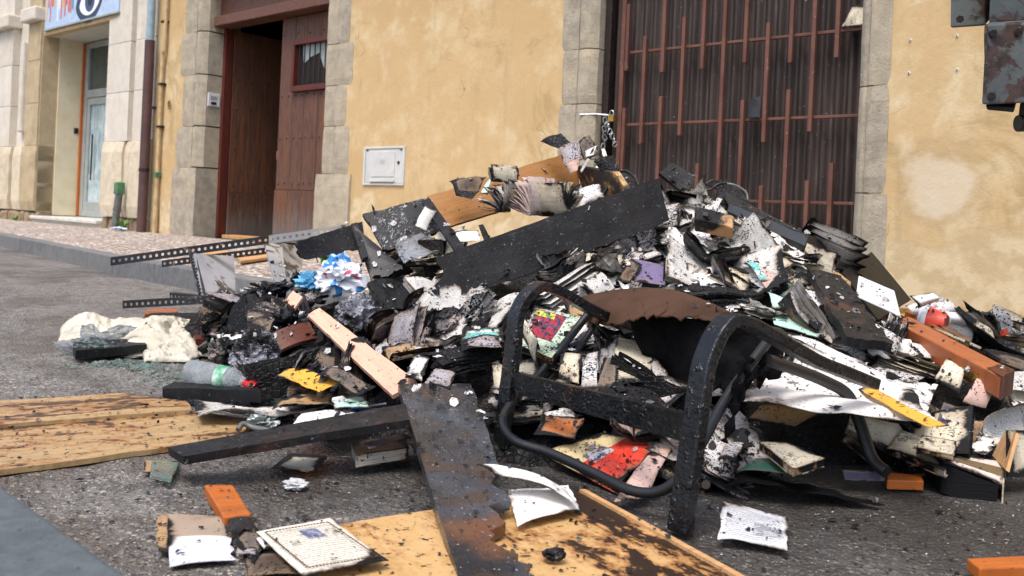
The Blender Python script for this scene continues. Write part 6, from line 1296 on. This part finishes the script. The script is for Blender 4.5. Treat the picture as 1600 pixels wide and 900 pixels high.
# towel: two thick folds over a flat part
tw = thing('towel', 'cream towel twisted in a heap on the road at the left', 'towel', G(200, 545))
def roll(path, radii, name, flat=.55, seed=0, mat='cloth', parent=None, n=36):
    pts = curve(path, 8); m_ = len(pts); V = []; F = []; U = []
    for i, p in enumerate(pts):
        t = (pts[min(i + 1, m_ - 1)] - pts[max(i - 1, 0)]).normalized(); sd_ = t.cross(Vector((0, 0, 1))).normalized(); up = sd_.cross(t); f = i / (m_ - 1) * (len(radii) - 1); k = int(min(f, len(radii) - 2)); r = radii[k] + (radii[k + 1] - radii[k]) * (f - k)
        for j in range(n):
            a = 2 * math.pi * j / n; q = r * (1 + .10 * math.sin(3 * a + i * .12 + seed) + .5 * mn.noise(Vector((math.cos(a) * 1.2, math.sin(a) * 1.2, i * .10 + seed))) - .5 * abs(mn.noise(Vector((math.cos(a) * 2.6 + i * .04, math.sin(a) * 2.6, i * .07 + seed))))); V.append(p + sd_ * math.cos(a) * q + up * math.sin(a) * q * flat); U.append((j / n, f))
    for i in range(m_ - 1):
        for j in range(n): F.append((i * n + j, i * n + (j + 1) % n, (i + 1) * n + (j + 1) % n, (i + 1) * n + j))
    F += [tuple(range(n))[::-1], tuple((m_ - 1) * n + j for j in range(n))]; return mk(name, V, F, MT[mat], parent, U, True)
def blanket(name, poly, n, m_, hmax, seed, base=.012, folds=.02):
    A, B, C, D = [G(*q, .01) for q in poly]; V = []; U = []
    for i in range(n + 1):
        for j in range(m_ + 1):
            u, v = i / n, j / m_; e1 = .03 * mn.noise(Vector((u * 5, seed, 0))); e2 = .03 * mn.noise(Vector((v * 4, seed, 4)))
            uu, vv = u + e2 * (1 if i in (0, n) else .5), v + e1 * 3 * (1 if j in (0, m_) else .5); p = (A * (1 - uu) + B * uu) * (1 - vv) + (D * (1 - uu) + C * uu) * vv
            env = (math.sin(math.pi * min(1, max(0, v))) ** .5) * (math.sin(math.pi * min(1, max(0, u))) ** .35); w_ = mn.noise(Vector((u * 2.5, v * 3, seed)))
            r = 1 - abs(mn.noise(Vector((u * 4 + w_, v * 7 + seed + u * 3 + w_ * 1.5, seed)))) * 2.2; r2_ = 1 - abs(mn.noise(Vector((u * 11 + w_ * 2, v * 15 + u * 6, seed + 5)))) * 2.4
            p.z = base + env * hmax * (.6 + .5 * mn.noise(Vector((u * 3, v * 2, seed + 9)))) + env * folds * (r + .5 * r2_); p.x += .012 * mn.noise(p * 14); V.append(p); U.append((u, v))
    F = [(i * (m_ + 1) + j, (i + 1) * (m_ + 1) + j, (i + 1) * (m_ + 1) + j + 1, i * (m_ + 1) + j + 1) for i in range(n) for j in range(m_)]
    o = mk(name, V, F, MT['cloth'], tw, U, True); s_ = o.modifiers.new('thick', 'SOLIDIFY'); s_.thickness = .004; return o
blanket('towel_body', [(150, 556), (330, 560), (325, 506), (160, 520)], 60, 40, .075, 3, folds=.028)
blanket('towel_fold', [(92, 536), (215, 548), (325, 528), (100, 512)], 70, 26, .11, 8, folds=.024)
blanket('towel_corner', [(225, 566), (300, 566), (325, 545), (215, 545)], 30, 26, .045, 12, folds=.02)
pb_ = thing('plastic_bag', 'thin clear plastic bag lying over the left end of the towel', 'plastic bag', G(150, 540))
crumple('bag_body', G(128, 542, .035), (.11, .05, .035), 'film', .55, 31, pb_, fr=6); crumple('bag_handle', G(175, 522, .07), (.10, .03, .028), 'film', .5, 33, pb_, rot=-.35, fr=6); crumple('bag_handle', G(142, 520, .06), (.05, .025, .035), 'film', .5, 35, pb_, rot=.5)
# bottle
bt = thing('water_bottle', 'crushed clear water bottle with a green label and red cap', 'bottle', G(340, 605)); A, B = P(294, 580, 2.66), P(384, 598, 2.6); pr = [(0, .0), (0, .03), (.04, .036), (.1, .034), (.12, .037), (.2, .034), (.22, .037), (.32, .035), (.5, .036), (.52, .034), (.72, .036), (.76, .036), (.85, .03), (.93, .016), (1, .013)]
def lathe(pr, A, B, name, mat, parent, n=28, cr=.12, lo=0, hi=1, off=0):
    ax = B - A; t = ax.normalized(); u = t.orthogonal().normalized(); v = t.cross(u); V = []; F = []; pr = [q for q in pr if lo <= q[0] <= hi]
    for k, (s_, r) in enumerate(pr):
        for j in range(n):
            a = 2 * math.pi * j / n; q = (r + off) * (1 + cr * mn.noise(Vector((math.cos(a) * 1.8, math.sin(a) * 1.8, s_ * 7)))); V.append(A + ax * s_ + u * math.cos(a) * q + v * math.sin(a) * q)
    for k in range(len(pr) - 1):
        for j in range(n): F.append((k * n + j, k * n + (j + 1) % n, (k + 1) * n + (j + 1) % n, (k + 1) * n + j))
    return mk(name, V, F, MT[mat], parent, None, True)
fine = []
for i in range(len(pr) - 1):
    for k in range(3): f = k / 3; fine.append((pr[i][0] + (pr[i + 1][0] - pr[i][0]) * f, pr[i][1] + (pr[i + 1][1] - pr[i][1]) * f))
lathe(fine + [pr[-1]], A, B, 'bottle_body', 'pet', bt); MT['label'] = m_paper('bottle_label', 'b9cfc4', .0, .35, ro=.4, pic=[(.1, .4, .0, 1, '2f7d55', '3b8b62')])
MT['lab'] = m_simple('green_white_label', '3f8a62', 'b9cfc4', .4, 30); lathe([(.54, .036), (.6, .036), (.66, .036), (.72, .037)], A, B, 'label', 'lab', bt, off=.0012)
lathe([(.59, .037), (.63, .037), (.66, .037)], A, B, 'label_mark', 'redplastic', bt, n=28, off=.0016) if False else None
cpv = (B - A).normalized(); MB().tube([P(381, 598, 2.6), P(388, 602, 2.59), P(390, 602, 2.585), P(399, 606, 2.58)], [.011, .013, .015, .015], 16).build('cap', MT['redplastic'], bt, True)
# litter on the pavement
ctag(crumple('litter', W(-12.6, .17, .32), (.16, .1, .03), 'bag', .5, 41, sub=3), 'white and red wrapper on the pavement at the foot of the downpipe', 'wrapper')
def weed(c, n, h, label, sd):
    b = MB(); rr = random.Random(sd)
    for i in range(n):
        a = rr.uniform(0, 6.28); l = h * rr.uniform(.4, 1); d = Vector((math.cos(a), math.sin(a), 0)) * rr.uniform(.2, .8); p0 = Vector(c) + d * .04; p1 = p0 + (d * .4 + Vector((0, 0, 1))) * l * .6; p2 = p0 + (d * 1.0 + Vector((0, 0, .9))) * l; s_ = Vector((-d.y, d.x, 0)).normalized() * .012
        b.add([p0 - s_ * .3, p0 + s_ * .3, p1 + s_, p2, p1 - s_], [(0, 1, 2, 4), (2, 3, 4)])
    return tag(b.build('weed', MT['weed']), label, 'weed')
weed(W(-12.75, .13, .2), 60, .2, 'tuft of green weed between the pipe stub and the downpipe', 1); weed(W(-16.9, .12, .15), 30, .12, 'small weed at the foot of the cream building left of the shop step', 2); weed(P(505, 412, 4.6), 14, .08, 'tiny green sprig on the pavement behind the bookcase', 3)
# a hand holding the edge of the door from inside
pe = thing('person', 'hand of a person gripping the edge of the right door leaf from inside', 'person', W(-9.85, .14, -.7))
def skin_chain(name, pts, radii, edges, mat, parent):
    base = parent.matrix_basis.translation; me = bpy.data.meshes.new(name); me.from_pydata([tuple(Vector(p) - base) for p in pts], edges, []); me.materials.append(MT[mat]); o = bpy.data.objects.new(name, me); COL.objects.link(o); o.parent = parent
    m_ = o.modifiers.new('skin', 'SKIN'); m_.use_smooth_shade = True
    for i, r in enumerate(radii): me.skin_vertices[0].data[i].radius = (r, r)
    me.skin_vertices[0].data[0].use_root = True; o.modifiers.new('sub', 'SUBSURF').render_levels = 2; return o
def bare_skin(o): 
    pass
hz = 1.24; pts = [W(-9.76, hz - .3, -.75), W(-9.79, hz - .12, -.55), W(-9.80, hz - .02, -.47)]; rad = [.04, .028, .036]; ed = [(0, 1), (1, 2)]
for k in range(4):
    z = hz - .045 + .028 * k; i = len(pts); L = [.9, 1.0, .97, .8][k]
    pts += [W(-9.815, z, -.46), W(-9.835, z, -.41 + .0 * L), W(-9.825, z, -.375 + .012 * L), W(-9.785, z, -.34)]; rad += [.011, .010, .009, .008]; ed += [(2, i), (i, i + 1), (i + 1, i + 2), (i + 2, i + 3)]
i = len(pts); pts += [W(-9.77, hz + .02, -.45), W(-9.75, hz + .06, -.44)]; rad += [.013, .010]; ed += [(2, i), (i, i + 1)]
def addskin():
    base = pe.matrix_basis.translation; me = bpy.data.meshes.new('hand'); me.from_pydata([tuple(p - base) for p in pts], ed, []); me.materials.append(MT['skin']); o = bpy.data.objects.new('hand', me); COL.objects.link(o); o.parent = pe
    bm = bmesh.new(); bm.from_mesh(me); ly = bm.verts.layers.skin.verify(); bm.verts.ensure_lookup_table()
    for i, v in enumerate(bm.verts): v[ly].radius = (rad[i], rad[i]); v[ly].use_root = (i == 0)
    bm.to_mesh(me); bm.free(); m_ = o.modifiers.new('skin', 'SKIN'); m_.use_smooth_shade = True; s_ = o.modifiers.new('sub', 'SUBSURF'); s_.levels = s_.render_levels = 2
addskin()
MB().tube(curve([W(-9.55, hz - .6, -1.0), W(-9.7, hz - .42, -.85), W(-9.765, hz - .27, -.73)], 6), [.07, .068, .066, .064, .062, .06, .058, .056, .054, .052, .05, .048, .046], 14).build('sleeve', MT['dkplastic'], pe, True)
# machine arm, top right
ma = thing('machine_arm', 'rusty grey steel arm of a machine reaching in at the top right corner', 'machine arm', P(1600, 100, 2.6))
def pbox(name, q, t0, t1, mat='machine', bev=.006):
    f = [P(a, b_, t0) for a, b_ in q]; k = [v + Vector((.60, 1, .34)) * (t1 - t0) for v in f]; o = MB().hexa(f + k).build(name, MT[mat], ma); return bevel(o, bev, 3)
pbox('steel_box', [(1485, 44), (1540, 40), (1546, -620), (1492, -620)], 2.62, 2.95); pbox('steel_box', [(1534, 164), (1680, 158), (1684, 30), (1541, 38)], 2.5, 3.0)
pbox('steel_box', [(1545, 36), (1690, 29), (1715, -620), (1575, -620)], 2.56, 3.0)
pbox('lower_flange', [(1542, 172), (1584, 176), (1586, 166), (1540, 163)], 2.54, 2.8, 'black', .004); pbox('foot_bracket', [(1590, 190), (1700, 186), (1700, 160), (1594, 160)], 2.6, 2.9)
MB().tube([P(1590, 193, 2.58), P(1720, 190, 2.58)], .024, 16).build('roller', MT['black'], ma, True)
for a, b_ in ((1552, 52), (1592, 50), (1550, 150), (1500, 30)): MB().tube([P(a, b_, 2.51), P(a, b_, 2.49)], .011, 6).build('bolt_head', MT['iron'], ma)
MB().tube(curve([P(1541, 100, 2.5), P(1540, 60, 2.5), P(1541, 38, 2.5)], 4), .004, 6).build('weld_seam', MT['machine'], ma)
# ------------------------------------------------------------------ loose flakes and grit, dropped on whatever lies there
bpy.context.view_layer.update(); dg = bpy.context.evaluated_depsgraph_get()
def drop(x, y, z0=1.6):
    h, p, n_, _, o, _ = SC.ray_cast(dg, Vector((x, y, z0)), Vector((0, 0, -1))); return (p, n_, o) if h else (None, None, None)
def flakes(name, n, sampler, size, mat, label, lift=.0015, curl=.4, only=None):
    rr = random.Random(len(name) * 7 + n); b = MB()
    for i in range(n):
        x, y = sampler(rr); p, nr, o = drop(x, y)
        if p is None or (only and not o.name.startswith(only)) or (o.name.split('.')[0] in ('granite_kerb', 'arm_frame', 'front_rail', 'side_panel', 'black_casing', 'steel_box', 'seat_tube', 'leaning_panel', 'brown_fold', 'burnt_skirt', 'bottle_body', 'beam', 'front_face', 'peach_board') and rr.random() < .93): continue
        s_ = size(rr); q = (nr if nr.z > 0 else -nr).to_track_quat('Z', 'Y').to_matrix() @ Matrix.Rotation(rr.uniform(0, 6.28), 3, 'Z') @ Matrix.Rotation(rr.gauss(0, curl), 3, 'X'); k = rr.choice((4, 5, 6)); V = []
        for j in range(k): a = 6.283 * j / k + rr.uniform(-.4, .4); r = s_ * rr.uniform(.5, 1.1); V.append(p + q @ Vector((math.cos(a) * r, math.sin(a) * r * .7, rr.uniform(0, .3) * s_)) + Vector((0, 0, lift + .2 * s_)))
        b.add(V, [tuple(range(k))])
    return tag(b.build(name, MT[mat]), label, None, None, 'stuff')
heapxy = lambda rr: (lambda a: a)(next((x, y) for x, y in iter(lambda: (rr.uniform(-1.7, 2.6), rr.uniform(1.4, 4.9)), None) if Hh(x, y) > .0))
near = lambda rr: (rr.gauss(.3, 1.1), max(1.0, rr.gauss(2.2, .6)))
road = lambda rr: (lambda t: (t * rr.uniform(-.62, .62), t))(1.0 + 5.5 * rr.random() ** 1.6)
flakes('paper_scraps', 1400, heapxy, lambda r: r.uniform(.006, .02), 'white2', 'torn speckled paper scraps strewn over the heap', .004, .8)
flakes('charred_scraps', 500, heapxy, lambda r: r.uniform(.010, .03), 'char', 'charred paper scraps strewn over the heap', .004, .8)
flakes('black_flakes', 8000, heapxy, lambda r: r.uniform(.002, .008), 'flake', 'black burnt paper flakes strewn over the heap')
flakes('grey_ash', 2600, heapxy, lambda r: r.uniform(.001, .0035), 'ash', 'pale ash flakes strewn over the heap')
flakes('ground_flakes', 3500, near, lambda r: r.uniform(.002, .009) * (1.8 if r.random() < .06 else 1), 'flake', 'black flakes scattered on the ground round the heap')
flakes('crushed_glass', 6000, road, lambda r: r.uniform(.001, .003), 'shard', 'glinting crushed glass strewn on the road', .001, .5, 'road')
flakes('road_grit', 6000, road, lambda r: r.uniform(.002, .006), 'pebble', 'loose grit on the road', .001, .3, 'road')
flakes('glass_trail', 900, lambda rr: (lambda t: (lambda v: (v.x + rr.gauss(0, .05), v.y + rr.gauss(0, .05)))(G(130 + 190 * t, 556 + 50 * t + 6 * math.sin(t * 9))))(rr.random()), lambda r: r.uniform(.004, .016), 'greenglass', 'trail of broken pale green glass left of the water bottle', .003, .5)
